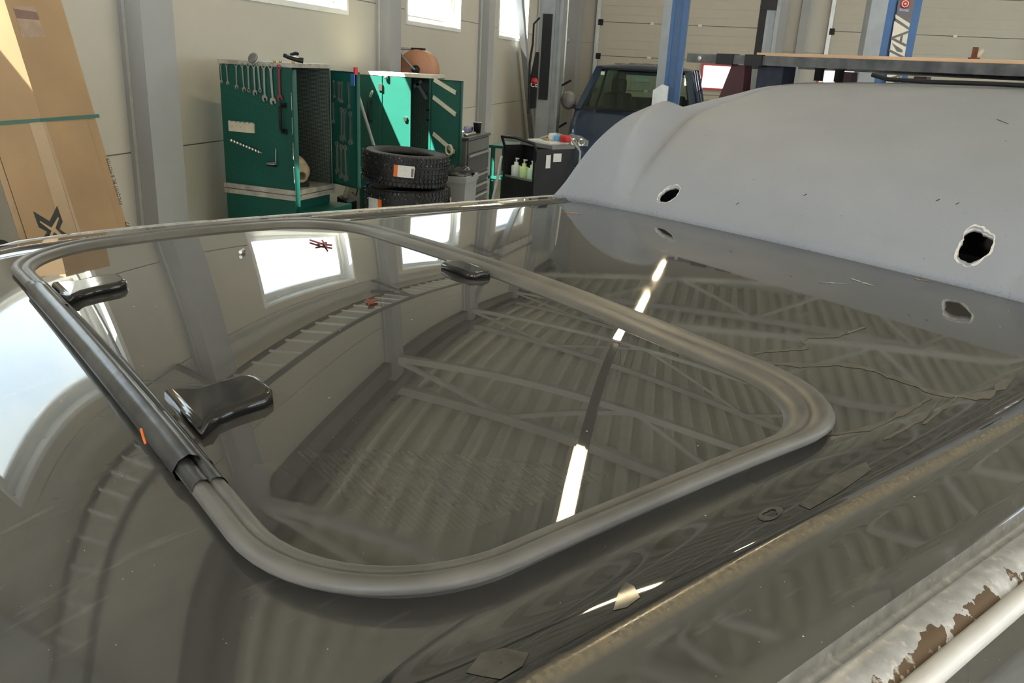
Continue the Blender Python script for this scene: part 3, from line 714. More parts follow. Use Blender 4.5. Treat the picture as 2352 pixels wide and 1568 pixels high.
o = tag(empty('small_jar', vw(2.80, 1.08, zr+.024)), 'small clear jar with grey lid on the plywood board', 'jar')
MB().lathe([(0, 0), (.013, 0), (.014, .004), (.014, .022), (0, .022)], 16).build('jar_body', 'bottle2', o); MB().lathe([(0, .022), (.014, .022), (.014, .027), (0, .027)], 16).build('lid', 'trolley', o)
pts = [vw(u, v, z) for u, v, z in ((2.36, 1.32, HC+.016), (2.36, 1.27, HC+.006), (2.37, 1.15, HC+.005), (2.39, 1.0, HC+.008), (2.42, .8, HC+.008), (2.46, .6, HC+.006))]
tag(MB().tube(pts, .006, 8).build('black_hose', 'black'), 'thin black hose lying on top of the grey high roof', 'hose')

# ================================================================== THINGS ALONG THE WALL
# ---------------- wrenches: one mesh per kind, hung by their top ring
def wrench_mesh(kind):
    b = MB(); L = 1.0; t = .022
    def ring(cz, r, ri, n=18):
        rows = [[Vector((math.cos(a)*q, y, cz+math.sin(a)*q)) for q, y in ((ri, -t), (r, -t), (r, t), (ri, t), (ri, -t))] for a in [2*math.pi*k/n for k in range(n+1)]]
        b.grid(rows, smooth=False)
    def jaw(cz, r, turn=20):
        poly = [(-.55, 1.0), (.55, 1.0), (1.0, .45), (1.05, -.35), (.72, -1.0), (.40, -.92), (.42, -.05), (.0, .12), (-.42, -.05), (-.40, -.92), (-.72, -1.0), (-1.05, -.35), (-1.0, .45)]
        c, s_ = math.cos(R(turn)), math.sin(R(turn))
        b.prism([(x*c-y*s_, x*s_+y*c) for x, y in [(p[0]*r, p[1]*r) for p in poly]], (0, -t, cz), (1, 0, 0), (0, 0, 1), (0, 1, 0), 2*t)
    ring(0, .085, .050)
    vs = [Vector((x, y, z)) for z, w in ((-.07, .050), (-.14, .036), (-.84, .032), (-.90, .045)) for x, y in ((-w, -t*.7), (w, -t*.7), (w, t*.7), (-w, t*.7))]
    b.add(vs, [(4*i+j, 4*i+(j+1) % 4, 4*i+4+(j+1) % 4, 4*i+4+j) for i in range(3) for j in range(4)]+[(0, 1, 2, 3), (12, 13, 14, 15)])
    if kind == 'ring': ring(-.96, .080, .045)
    else: jaw(-.97, .098)
    return b
WM = {}
for kd, m_ in (('open', 'toolsteel'), ('ring', 'toolsteel'), ('red', 'redtool')):
    o = wrench_mesh(kd).build('wrench', m_); WM[kd] = o.data; bpy.data.objects.remove(o)
def hang(kind, P, right, L, label, group=None, tilt=0):
    o = bpy.data.objects.new('wrench', WM[kind]); COL.objects.link(o)
    o.matrix_world = frame_mat(P, right, (-Vector((right[0], right[1], 0)).normalized().y, Vector((right[0], right[1], 0)).normalized().x, 0)) @ Matrix.Rotation(R(tilt), 4, 'Y') @ Matrix.Diagonal((L, L*.8, L, 1))
    return tag(o, label, 'wrench', group)

# ---------------- green tool cabinet with open doors
C1 = (-2.644, 4.944); A1 = R(-8)
cab = tag(empty('tool_cabinet', (C1[0], C1[1], 0), A1), 'green perforated tool cabinet with wrenches hung on its side', 'cabinet')
CM = Matrix.Translation((C1[0], C1[1], 0)) @ Matrix.Rotation(A1, 4, 'Z')
def c1(x, y, z): return CM @ Vector((x, y, z))
D1, W1 = .555, .43
MB().bb((-D1, 0, 1.132), (0, .014, 1.895)).build('side_panel', 'pegx', cab)
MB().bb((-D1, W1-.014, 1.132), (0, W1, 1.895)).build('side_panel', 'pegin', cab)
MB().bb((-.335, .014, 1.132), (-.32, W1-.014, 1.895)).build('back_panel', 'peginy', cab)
MB().bb((-D1, .014, 1.132), (-D1+.01, W1-.014, 1.895)).build('rear_skin', 'green', cab)
MB().bb((-D1-.006, -.008, 1.895), (.006, W1+.008, 1.922), ch=.003).build('top_board', 'ledge', cab)
MB().bb((-D1-.01, -.012, 1.100), (.02, W1+.012, 1.132), ch=.003).build('ledge', 'ledge', cab)
MB().bb((-D1-.01, -.010, 1.064), (.02, W1+.010, 1.096), ch=.003).build('ledge', 'ledge', cab)
MB().bb((-D1, 0, .08), (0, .014, 1.064)).build('side_panel', 'pegx', cab)
MB().bb((-D1, .014, .08), (-.02, W1, 1.064)).build('lower_body', 'green', cab)
MB().bb((-D1+.02, .02, 0), (-.04, W1-.02, .08)).build('plinth', 'black', cab)
dr = MB().bb((-.02, .03, .90), (.14, W1+.03, 1.0)).build('drawer', 'green', cab)
MB().bb((.14, .19, .93), (.15, .29, .97)).build('drawer_pull', 'black', dr)
for z in (.70, .48, .26):
    dr = MB().bb((-.02, .02, z-.09), (.0, W1-.01, z+.09)).build('drawer', 'green', cab); MB().bb((0, .15, z+.04), (.012, .29, z+.06)).build('drawer_pull', 'black', dr)
# doors, hinged on the front edges
def leaf(root, name, hinge, ang, L, z0, z1, m='pegx', flange='green'):
    d = empty(name, (hinge[0], hinge[1], 0), ang); d.parent = root
    MB().bb((0, -.006, z0), (L, .006, z1)).build('door_sheet', m, d)
    MB().bb((0, -.006, z0), (L, .020, z0+.012)).bb((0, -.006, z1-.012), (L, .020, z1)).bb((L-.012, -.006, z0), (L, .022, z1)).bb((0, -.006, z0), (.012, .022, z1)).build('door_flange', flange, d)
    return d
L1 = leaf(cab, 'door', (.012, .0), R(-53.5), .19, 1.06, 1.885)
L2 = leaf(cab, 'door', (.010, W1), R(-23), .30, 1.135, 1.885)
def onleaf(root, hinge, ang, x, y, z): return root.matrix_basis @ (Matrix.Translation((hinge[0], hinge[1], 0)) @ Matrix.Rotation(ang, 4, 'Z')) @ Vector((x, y, z))
hd = MB(); hd.tube([(-.062, -.012, 1.665), (-.062, -.040, 1.655), (-.062, -.040, 1.515), (-.062, -.012, 1.505)], .010, 8); hd.bb((-.085, -.012, 1.650), (-.040, 0, 1.682)).bb((-.085, -.012, 1.488), (-.040, 0, 1.520)); hd.build('handle', 'black', cab)
# wrenches on the side
sp_ = [(506, 147, 43, 'open', 'smallest steel wrench at the wall end of the cabinet side'), (520, 148, 46, 'open', 'second small steel wrench from the wall on the cabinet side'), (543, 148, 56, 'open', 'third wrench in the row, standing alone, on the cabinet side'), (557, 148, 62, 'open', 'fourth steel wrench in the row on the cabinet side'), (571, 149, 64, 'ring', 'fifth wrench with a ring at both ends, under the round lid'), (584, 150, 68, 'open', 'brightest steel wrench hanging below the round lid'), (594, 149, 64, 'ring', 'double ring wrench right of the brightest wrench'), (607, 152, 80, 'open', 'long wrench, left of the longest one, cabinet side'), (622, 153, 86, 'open', 'longest steel wrench on the cabinet side'), (641, 155, 76, 'red', 'dark red painted wrench above the black handle')]
for k, (px, py, ln, kd, lab) in enumerate(sp_):
    x = (px-665)/165*D1; top = 133+(px-500)/165*13
    hang(kd, c1(x, -.010, 1.922-(py-top)/398), (math.cos(A1), math.sin(A1), 0), ln/398, lab, 'wrenches on the cabinet side', random.uniform(-3, 4))
RDIR = A1+R(-23); rd = (math.cos(RDIR), math.sin(RDIR), 0)
door_w = [(.045, .070, .10), (.095, .075, .11), (.115, .075, .115), (.140, .075, .12), (.215, .080, .145), (.030, .215, .12), (.130, .245, .19), (.165, .250, .19), (.230, .265, .19), (.065, .475, .19), (.120, .490, .20), (.165, .490, .21)]
for k, (x, dz, L) in enumerate(door_w):
    row = 'top' if k < 5 else ('middle' if k < 9 else 'bottom'); nth = ['first', 'second', 'third', 'fourth', 'last'][k if k < 5 else (k-5 if k < 9 else k-9)]
    hang('open', onleaf(cab, (.010, W1), R(-23), x, -.010, 1.885-dz), rd, L, '%s wrench from the hinge in the %s row on the open right door' % (nth, row), 'wrenches on the open right door', random.uniform(-2, 3))
for k in range(9):
    side = -1 if k % 2 else 1
    hang('open', onleaf(cab, (.012, 0), R(-53.5), .10+.025*(k % 3), side*.016+.004, 1.82-k*.075), (math.cos(A1-R(53.5)), math.sin(A1-R(53.5)), 0), .09, '%s small tool from the top on the edge-on cabinet door' % ['first', 'second', 'third', 'fourth', 'fifth', 'sixth', 'seventh', 'eighth', 'lowest'][k], 'tools on the edge-on door')
# small holders on the side panel
o = tag(empty('holder_rail', c1(-.495, -.004, 1.475), A1), 'cream toothed holder rail on the cabinet side', 'rail')
b = MB(); b.bb((0, -.012, 0), (.205, 0, .058)); 
for k in range(6): b.bb((.004+k*.035, -.016, .058), (.024+k*.035, 0, .066))
b.build('plate', 'cream', o)
for k in range(3): MB().lathe([(0, -.014), (.005, -.014), (.005, -.010), (0, -.010)], 10, axis='y', c=(.03+k*.07, 0, .03)).build('screw', 'toolsteel', o)
o = tag(empty('socket_rail', c1(-.48, -.004, 1.405), A1), 'slanting rail of small chrome sockets on the cabinet side', 'socket set')
MB().bar((0, -.006, .012), (.24, -.006, -.05), .012, .008).build('rail', 'toolsteel', o)
for k in range(10): MB().lathe([(0, -.030), (.008, -.030), (.009, -.006), (0, -.006)], 10, axis='y', c=(.012+k*.024, 0, .012-k*.0062)).build('socket', 'chrome', o)
o = tag(empty('wire_hook', c1(-.16, -.004, 1.30), A1), 'wire hook holder below the black handle on the cabinet side', 'hook')
MB().tube([(.03, -.004, .09), (.03, -.010, .0), (-.03, -.03, -.005), (.0, -.06, -.005), (.06, -.03, -.005), (.03, -.008, -.002)], .003, 6).build('wire_loop', 'toolsteel', o); MB().bb((-.03, -.03, -.025), (.03, 0, -.005)).build('cup', 'black', o)
# things on top of it and inside it
o = tag(empty('round_lid', c1(-.275, -.01, 1.925), A1), 'round grey can lid lying tilted on the cabinet top edge', 'lid')
rm = Euler((R(62), R(-14), 0)).to_matrix()
MB().lathe([(0, .012), (.030, .012), (.034, .008), (.034, -.008), (.030, -.012), (0, -.012)], 28, rot=rm, c=(0, 0, .014)).build('lid_disc', 'trolley', o); MB().lathe([(.034, -.014), (.036, -.014), (.036, -.006), (.034, -.006)], 28, rot=rm, c=(0, 0, .014)).build('lid_rim', 'galv', o)
o = tag(empty('air_gun', c1(-.02, .03, 1.922), A1), 'black air blow gun lying on the cabinet top', 'air gun')
MB().tube([(-.05, 0, .045), (-.02, .01, .035), (.03, .03, .022), (.06, .05, .018)], [.012, .014, .016, .018], 10).build('gun_body', 'black', o); MB().tube([(-.01, .01, .05), (.02, .03, .06), (.035, .03, .055)], [.008, .011, .010], 8).build('gun_grip', 'black', o); MB().bar((-.03, .0, .046), (.04, .03, .034), .006, .004).build('gun_trigger', 'chrome', o)
for k, (x, y) in enumerate(((-.12, .0), (-.075, .0), (.0, .03))):
    tag(MB().lathe([(0, 0), (.010, 0), (.010, .012), (0, .012)], 12, c=c1(x, y, 1.922)).build('brass_cap', 'brass' if 'brass' in M else M.setdefault('brass', mat('brass', (.55, .36, .10), .4, .6))), ['left brass cap on the cabinet top', 'middle brass cap on the cabinet top', 'brass cap beside the air gun'][k], 'cap', 'brass caps on the cabinet')
o = tag(empty('motor_housing', c1(-.13, .19, 1.132), A1-R(35)), 'beige cast motor housing lying on the cabinet ledge', 'motor')
b = MB(); pr = [(0, -.13), (.055, -.13), (.085, -.10), (.092, -.02), (.085, .05), (.055, .11), (.042, .115), (.042, .125), (.030, .125), (.028, .06), (0, .06)]
b.lathe(pr, 28, axis='x', rot=Euler((0, R(14), 0)).to_matrix(), c=(0, 0, .105)); b.build('casting', 'beige_motor', o)
MB().bb((-.10, -.06, 0), (.10, .06, .03)).build('foot_plate', 'black', o); MB().bar((.08, -.03, .03), (.13, -.035, .055), .03, .015).build('lug', 'beige_motor', o)
o = tag(empty('blue_clip', onleaf(cab, (.010, W1), R(-23), .285, -.02, 1.80), RDIR), 'blue clip over the corner of the open cabinet door', 'clip')
MB().bb((-.02, -.008, 0), (.02, .0, .075)).build('clip_jaw', 'bluecloth', o); MB().bb((.004, .0, .07), (.022, .02, .115)).build('red_tab', 'red', o)
o = tag(empty('broom_handle', at_d(820, 215, 5.9)), 'long grey broom handle leaning behind the tyres', 'pole')
p0, p1 = at_d(819, 205, 6.5), at_d(873, 380, 6.72); dv = (p1-p0); tt = (p1.z-.0)/-dv.z*1.0; p2 = p1+dv*((p1.z-.005)/-dv.z)
o.location = p2; MB().tube([p0-p2, p1-p2-dv*.25], .012, 10).build('pole', 'bin', o); MB().tube([p1-p2-dv*.25, p1-p2-dv*.1], .015, 10).build('sleeve', 'black', o); MB().tube([p1-p2-dv*.1, Vector((0, 0, .03))], .012, 10).build('pole', 'bin', o); MB().bb((-.15, -.03, -.005), (.15, .03, .05)).build('broom_head', 'black', o)
# black machine with cable behind the cabinet foot, blue jug
P = at_d(795, 470, 6.35)
o = tag(empty('drain_pump', (P.x, P.y, 0)), 'black pump unit with cable below the open cabinet door', 'pump')
MB().prism([(-.09, 0), (.09, 0), (.06, P.z+.03), (-.035, P.z+.07)], (0, .06, 0), (1, 0, 0), (0, 0, 1), (0, -1, 0), .14).build('pump_body', 'black', o); MB().bar((-.01, 0, P.z+.04), (.035, 0, P.z+.17), .05, .03).build('neck', 'cream', o); MB().tube([(.05, 0, P.z+.10), (.09, -.02, P.z+.08), (.12, 0, P.z+.20), (.11, .02, P.z+.30)], .005, 6).build('cable', 'black', o)
P = at_d(838, 395, 6.35)
o = tag(empty('blue_jug', (P.x+.03, P.y+.25, 0)), 'blue plastic jug on a stand behind the tyre stack', 'jug')
MB().prism([(-.10, -.14), (.06, -.14), (.09, .06), (.03, .10), (-.05, .12), (-.10, .02)], (0, .05, P.z), (1, 0, 0), (0, 0, 1), (0, -1, 0), .12).build('jug_body', 'bluecloth', o); MB().bb((-.13, -.08, 0), (.12, .08, P.z-.14)).build('stand', 'green', o); MB().bb((.0, -.075, P.z-.04), (.06, -.07, P.z+.10)).build('label_sheet', 'paper', o)

# ---------------- second green cabinet, facing the camera
Y2 = 7.30
xs2 = {p: at_y(p, 170, Y2).x for p in (822, 872, 879, 945, 990)}
zt2 = at_y(990, 172, Y2).z
x0 = XW+.17
cb = tag(empty('tool_cabinet', ((xs2[990]), Y2, 0)), 'green perforated cabinet behind the tyres with one door wide open', 'cabinet'); ox = xs2[990]
MB().bb((x0-ox, 0, zt2-.030), (.01, .38, zt2)).build('top_board', 'cream', cb)
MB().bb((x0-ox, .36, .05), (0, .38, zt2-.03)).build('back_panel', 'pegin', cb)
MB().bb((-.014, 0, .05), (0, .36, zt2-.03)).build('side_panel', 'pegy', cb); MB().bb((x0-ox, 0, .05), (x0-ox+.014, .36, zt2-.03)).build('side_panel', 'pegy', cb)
MB().bb((x0-ox, 0, 0), (0, .36, .05)).build('plinth', 'black', cb); MB().bb((x0-ox+.014, .01, 1.05), (-.014, .36, 1.07)).build('shelf', 'green', cb)
d = MB().bb((x0-ox+.014, -.012, .06), (xs2[872]-ox, .006, zt2-.035)).build('door', 'pegx', cb)
hx = at_y(853, 240, Y2).x-ox; z1_, z2_ = at_y(853, 232, Y2).z, at_y(853, 278, Y2).z
MB().tube([(hx, -.012, z1_), (hx-.01, -.05, z1_-.01), (hx-.01, -.05, z2_+.01), (hx, -.012, z2_)], .011, 8).build('handle', 'black', d)
MB().bb((xs2[872]-ox, -.020, .05), (xs2[879]-ox, .02, zt2-.03)).build('post', 'green', cb)
hz = at_y(878, 200, Y2).z; MB().bb((xs2[872]-ox+.002, -.034, hz-.03), (xs2[879]-ox+.006, -.018, hz+.03)).build('hinge_block', 'chrome', cb)
d = MB().bb((xs2[879]-ox, -.012, .06), (xs2[945]-ox, .006, zt2-.035)).build('door', 'pegx', cb)
kx, kz = at_y(933, 272, Y2).x-ox, at_y(933, 272, Y2).z
MB().prism([(-.018, .012), (.018, .012), (.012, -.022), (-.012, -.022)], (kx, -.012, kz), (1, 0, 0), (0, 0, 1), (0, -1, 0), .02).build('knob', 'chrome', d)
px_, pz_ = at_y(890, 176, Y2).x-ox, at_y(890, 176, Y2).z; MB().lathe([(0, 0), (.016, 0), (.016, .05), (0, .05)], 12, c=(px_, -.03, pz_-.02)).build('latch', 'galv', d)
A2 = R(-35); Ld = .43
zb2 = at_y(1056, 402, Y2-.23).z
dl = leaf(cb, 'door', (.008, 0), A2, Ld, zb2, zt2-.03)
rd2 = Vector((math.cos(A2), math.sin(A2), 0))
def onl2(px, py):
    nn = Vector((rd2.y, -rd2.x, 0)); H = Vector((ox+.008, Y2, 0)); d = ray(px, py); t = (H-CAM).dot(nn)/d.dot(nn); P = CAM+d*t; return (P-H).dot(rd2), P.z
for k, (a_, c_) in enumerate((((1000, 183), (1049, 213)), ((998, 223), (1049, 263)), ((998, 307), (1046, 349)))):
    (t0, z0), (t1, z1) = onl2(*a_), onl2(*c_)
    st = tag(MB().bar((0, 0, 0), (t1-t0, 0, z1-z0), .010, .035, upv=(0, 0, 1)).build('holder_rail', 'cream'), ['upper slanting cream holder rail on the wide open door', 'middle slanting cream holder rail on the wide open door', 'lowest slanting cream holder rail, ending in the ring'][k], 'rail', 'cream rails on the open door')
    st.matrix_world = cb.matrix_basis @ Matrix.Translation((.008, 0, 0)) @ Matrix.Rotation(A2, 4, 'Z') @ Matrix.Translation((t0, -.013, z0))
(t0, z0) = onl2(1038, 344)
o = tag(MB().lathe([(.036, -.008), (.050, -.008), (.050, .008), (.036, .008)], 32, axis='y', close=True).build('steel_ring', 'cream'), 'pale steel ring hung at the end of the lowest rail', 'ring')
o.matrix_world = cb.matrix_basis @ Matrix.Translation((.008, 0, 0)) @ Matrix.Rotation(A2, 4, 'Z') @ Matrix.Translation((t0, -.030, z0))
pz = at_y(853, 215, Y2-.04)
tag(MB().tube([(-.012, 0, -.03), (0, 0, 0), (.012, 0, .03)], [.012, .017, .010], 10).build('spray_nozzle', 'chrome'), 'shiny spray nozzle hung above the door handle', 'nozzle').location = pz
# things inside the open half
o = tag(MB().bar((0, 0, 0), (.10, 0, -.14), .02, .03).bar((-.03, 0, -.04), (.05, 0, .02), .02, .03).build('caliper_tool', 'bin'), 'grey clamp tool hung in the dark open cabinet', 'tool'); o.location = at_y(958, 190, Y2+.33)
for k, yy in enumerate((1.52, 1.43)):
    tag(MB().bb((xs2[945]+.03, Y2+.33, yy), (ox-.03, Y2+.35, yy+.02)).build('tool_bar', 'black'), ['upper dark tool bar inside the open cabinet', 'lower dark tool bar inside the open cabinet'][k], 'bar', 'tool bars in the cabinet')

# ---------------- hose reel on the wall
RC = at_x(962, 160, XW+.26)
o = tag(empty('hose_reel', RC), 'copper orange hose reel fixed to the wall', 'hose reel')
MB().lathe([(0, -.09), (.19, -.09), (.20, -.08), (.20, .09), (.19, .10), (0, .10)], 40, axis='y').build('drum', 'reel', o)
MB().lathe([(0, -.13), (.035, -.13), (.045, -.10), (.045, -.09), (0, -.09)], 20, axis='y').build('hub', 'black', o)
MB().tube([(0, -.12, 0), (-.02, -.14, .02), (-.20, -.13, .19), (-.22, -.06, .20), (-.10, .0, .20), (-.02, .02, .19)], .012, 8).build('swing_frame', 'liftgrey', o)
MB().bb((-.07, -.05, .19), (.05, .06, .215)).build('hose_guide', 'black', o); MB().bb((-.26, -.05, -.12), (-.10, .05, .12)).build('wall_bracket', 'liftgrey', o)

# ---------------- tyre stack
TP = at_d(932, 350, 5.95); TD, TW = .625, .222
def tyre_parts(root, seed):
    ro = TD/2; b = MB(); h = TW/2
    prof = [(.205, -h*.62), (.215, -h*.85), (.25, -h*.98), (.285, -h*.92), (.300, -h*.80), (.304, -h*.4), (.305, 0), (.304, h*.4), (.300, h*.80), (.285, h*.92), (.25, h*.98), (.215, h*.85), (.205, h*.62), (.215, h*.5), (.285, h*.4), (.285, -h*.4), (.215, -h*.5)]
    b.lathe(prof, 56, close=True); b.build('carcass', 'rubber', root)
    t = MB(); rnd = random.Random(seed)
    for k in range(60):
        a = 2*math.pi*k/60
        for zz, w, sk in ((h*.80, .026, .10), (h*.48, .020, .25), (h*.12, .018, .12), (-h*.22, .018, -.12), (-h*.52, .020, -.25), (-h*.82, .026, -.10)):
            aa = a+(.07 if abs(zz) < h*.6 else 0); c = Vector((math.cos(aa)*.306, math.sin(aa)*.306, zz)) if abs(zz) < h*.7 else Vector((math.cos(aa)*.300, math.sin(aa)*.300, zz))
            t.box(c, (.012, .024, w), rot=(Matrix.Rotation(aa, 3, 'Z') @ Matrix.Rotation(sk*3, 3, 'X')))
    to = t.build('tread', 'rubber', root); to['kind'] = 'stuff'
    s_ = MB()
    for k in range(80):
        a = rnd.uniform(0, 2*math.pi); z = rnd.choice((-1, 1))*rnd.uniform(.25, .85)*h; s_.lathe([(0, .0), (.0029, .0), (.0025, .003), (0, .003)], 6, c=(math.cos(a)*.3135, math.sin(a)*.3135, z), rot=Matrix.Rotation(a, 3, 'Z') @ Matrix.Rotation(R(90), 3, 'Y'))
    so = s_.build('stud', 'specksteel', root); so['kind'] = 'stuff'
def curved(root, name, a0, a1, z0, z1, m, r=.3165):
    MB().grid([[Vector((math.cos(a)*r, math.sin(a)*r, z)) for z in (z0, z1)] for a in np.linspace(R(a0), R(a1), 10)], smooth=True).grid([[Vector((math.cos(a)*(r-.002), math.sin(a)*(r-.002), z)) for z in (z0, z1)] for a in np.linspace(R(a0), R(a1), 10)]).build(name, m, root)
ztop = TP.z+.005
for k in range(6):
    zc = .5*ztop/6*(2*k+1) if k < 5 else ztop-TW/2
    sh = [(0, .02), (.01, 0), (-.02, .01), (-.035, .0), (.022, .0), (0, 0)][k]
    lab = ['bottom studded tyre of the stack', 'second studded tyre from the floor', 'third studded tyre from the floor', 'fourth studded tyre, mostly hidden, below the labelled two', 'studded tyre with side label, second from top', 'topmost studded tyre with white and orange label'][k]
    t = tag(empty('studded_tyre', (TP.x+sh[0], TP.y+sh[1], (ztop-.02)/6*(k+.5) if k < 5 else ztop-TW/2+.01)), lab, 'tyre', 'stack of studded tyres')
    t.rotation_euler = (R(3.5), R(.5), k*.3) if k == 5 else (0, 0, k*.3)
    tyre_parts(t, k)
    ca = math.degrees(math.atan2(-TP.y, -TP.x))-math.degrees(k*.3)
    if k == 5: curved(t, 'paper_label', ca-10, ca+11, -.035, .045, 'paper'); curved(t, 'orange_band', ca-15, ca-10, -.035, .045, 'orange'); curved(t, 'barcode', ca+7, ca+10, -.028, .03, 'trolley', .3172)
    if k == 4: curved(t, 'paper_label', ca-62, ca-42, -.05, .045, 'paper'); curved(t, 'orange_band', ca-42, ca-36, -.05, .045, 'orange'); curved(t, 'paper_label', ca+72, ca+80, -.06, .05, 'cream'); curved(t, 'chalk_mark', ca-6, ca+2, -.08, .0, 'cream', .3150)

# ---------------- grey bin with black bag
BP = at_d(1038, 395, 6.5)
o = tag(empty('waste_bin', (BP.x, BP.y, 0)), 'grey waste bin with black bag beside the tyres', 'bin')
b = MB(); b.grid([[Vector((sx*(.13+.03*z), sy*(.13+.03*z), z*(BP.z-.03))) for sx, sy in ((-1, -1), (1, -1), (1, 1), (-1, 1), (-1, -1))] for z in (0, 1)], smooth=False); b.add([Vector((-.13, -.13, 0)), Vector((.13, -.13, 0)), Vector((.13, .13, 0)), Vector((-.13, .13, 0))], [(0, 1, 2, 3)]); b.build('bin_body', 'bin', o)
MB().bb((-.17, -.17, BP.z-.06), (.17, -.155, BP.z-.01)).bb((-.17, .155, BP.z-.06), (.17, .17, BP.z-.01)).bb((-.17, -.155, BP.z-.06), (-.155, .155, BP.z-.01)).bb((.155, -.155, BP.z-.06), (.17, .155, BP.z-.01)).build('rim', 'bin', o)
rnd = random.Random(3)
MB().grid([[Vector((math.cos(a)*r*(1+rnd.uniform(-.1, .1)), math.sin(a)*r*(1+rnd.uniform(-.1, .1)), BP.z+z+rnd.uniform(-.012, .012))) for a in np.linspace(0, 2*math.pi, 19)] for r, z in ((.165, -.03), (.172, .0), (.165, .02), (.13, .035), (.08, .02), (.02, .0))]).build('bag', 'bag', o)

# ---------------- grey roller tool trolley
TX = -2.30; ya, yb = max(7.71, at_x(1071, 330, TX).y), at_x(1125, 310, TX).y; tz = at_x(1125, 304, TX).z
o = tag(empty('tool_trolley', (TX, ya, 0)), 'grey roller tool trolley with dark drawers and pale handles', 'tool trolley')
MB().bb((-.50, 0, .10), (-.015, yb-ya, tz-.03), ch=.008).build('body', 'trolley', o); MB().bb((-.52, -.01, tz-.03), (.01, yb-ya+.01, tz), ch=.008).build('top_mat', 'trolleydark', o)
n = yb-ya; zz = tz-.16
MB().bb((-.015, .02, tz-.15), (.0, n-.02, tz-.04)).build('badge_strip', 'trolley', o)
for h in (.20, .09, .09, .09, .09, .09, .22):
    d = MB().bb((-.015, .02, zz-h+.008), (.0, n-.02, zz-.0)).build('drawer', 'trolleydark', o); MB().bb((.0, .03, zz-.028), (.018, n-.03, zz-.008), ch=.004).build('drawer_handle', 'galv', d); zz -= h+.012
for x in (-.44, -.06):
    for y in (.06, n-.06): MB().lathe([(0, -.018), (.05, -.018), (.05, .018), (0, .018)], 16, axis='y', c=(x, y, .05)).bb((x-.015, y-.022, .05), (x+.015, y+.022, .11)).build('castor', 'black', o)
P = at_x(1098, 296, TX-.12)
o = tag(empty('black_cup', (TX-.10, at_x(1096, 300, TX-.10).y, tz)), 'black paper cup on the grey trolley', 'cup'); MB().lathe([(0, 0), (.034, 0), (.042, .09), (.043, .10), (.038, .10), (.036, .03), (0, .03)], 20).build('cup_body', 'black', o); MB().lathe([(.038, .10), (.044, .10), (.044, .104), (.038, .104)], 20, close=True).build('cup_rim', 'paper', o)
o = tag(empty('spray_can', (TX-.18, at_x(1076, 300, TX-.18).y, tz)), 'purple and white spray can lying on the grey trolley', 'can'); M['purple'] = mat('purple print', (.10, .06, .30), .35, col2=(.5, .5, .6), scale=40)
MB().lathe([(0, -.08), (.030, -.08), (.033, -.075), (.033, .06), (.022, .075), (.018, .09), (0, .09)], 20, axis='y', c=(0, 0, .034)).build('can_body', 'purple', o)
o = tag(empty('torque_wrench', (TX-.06, at_x(1072, 310, TX-.06).y, tz)), 'pale torque wrench lying along the trolley edge', 'wrench'); MB().tube([(0, -.02, .014), (0, .28, .014)], .012, 8).build('bar', 'galv', o); MB().lathe([(0, -.015), (.022, -.015), (.022, .015), (0, .015)], 14, c=(0, -.03, .016)).build('head', 'chrome', o)
o = tag(empty('air_ratchet', (TX-.34, ya+.05, tz)), 'dark hand tool with triangular ring standing on the trolley', 'tool'); MB().tube([(0, 0, .01), (-.02, 0, .14), (.0, .0, .22)], [.022, .014, .008], 10).build('shaft', 'black', o); MB().tube([(-.02, 0, .24), (.04, 0, .27), (.045, 0, .21)], .006, 6, closed=True).build('ring', 'galv', o)

# ---------------- green frame cart behind
P = at_d(1128, 335, 9.0); Q = at_d(1172, 335, 9.0)
o = tag(empty('green_cart', (P.x, P.y, 0)), 'dark green steel frame cart between the grey and black trolleys', 'cart')
w = Q.x-P.x+.1
for x, y in ((0, 0), (w, 0), (0, .5), (w, .5)): MB().bb((x, y, 0), (x+.04, y+.04, P.z)).build('leg', 'green', o)
for z in (P.z-.02, P.z-.35, .3): MB().bb((-.02, -.01, z), (w+.06, .55, z+.03)).build('shelf', 'green', o)
# ---------------- black service machine with bottles
KC = at_d(1230, 350, 6.9); KA = R(-52)
o = tag(empty('service_machine', (KC.x, KC.y, 0), R(142)), 'black wheeled service machine with an open bottle shelf', 'machine')
# local: x along the left face away from the corner, y along the right face
LK, RK_ = .43, .44; kt = KC.z+.02; KMW = Matrix.Translation((KC.x, KC.y, 0)) @ Matrix.Rotation(R(142), 4, 'Z')
# y axis of the frame points away from the viewer's right side, so mirror it
MB().bb((0, 0, .10), (LK, -RK_, kt-.27)).build('body', 'black', o)
MB().bb((0, 0, kt-.27), (.025, -RK_, kt)).build('cheek', 'black', o); MB().bb((LK-.02, 0, kt-.27), (LK, -RK_, kt)).build('cheek', 'black', o); MB().bb((.025, -.22, kt-.27), (LK-.02, -RK_, kt)).build('back_box', 'black', o)
MB().bb((0, -.18, kt), (LK, -RK_, kt+.03)).build('tray', 'trolley', o)
MB().bb((.025, -.005, kt-.27), (LK-.02, -.02, kt-.255)).build('shelf_lip', 'trolley', o)
MB().tube([(LK, -.01, kt-.02), (LK, .03, kt+.07), (LK*.5, .05, kt+.08), (0, .02, kt+.05), (-.01, -.01, kt-.02), (-.01, -.01, kt-.10)], .013, 8).build('push_bar', 'black', o)
for x, y in ((.06, -.05), (LK-.06, -.05), (.06, -RK_+.05), (LK-.06, -RK_+.05)): MB().lathe([(0, -.02), (.05, -.02), (.05, .02), (0, .02)], 14, axis='y', c=(x, y, .05)).bb((x-.015, y-.02, .05), (x+.015, y+.02, .10)).build('castor', 'rubber', o)
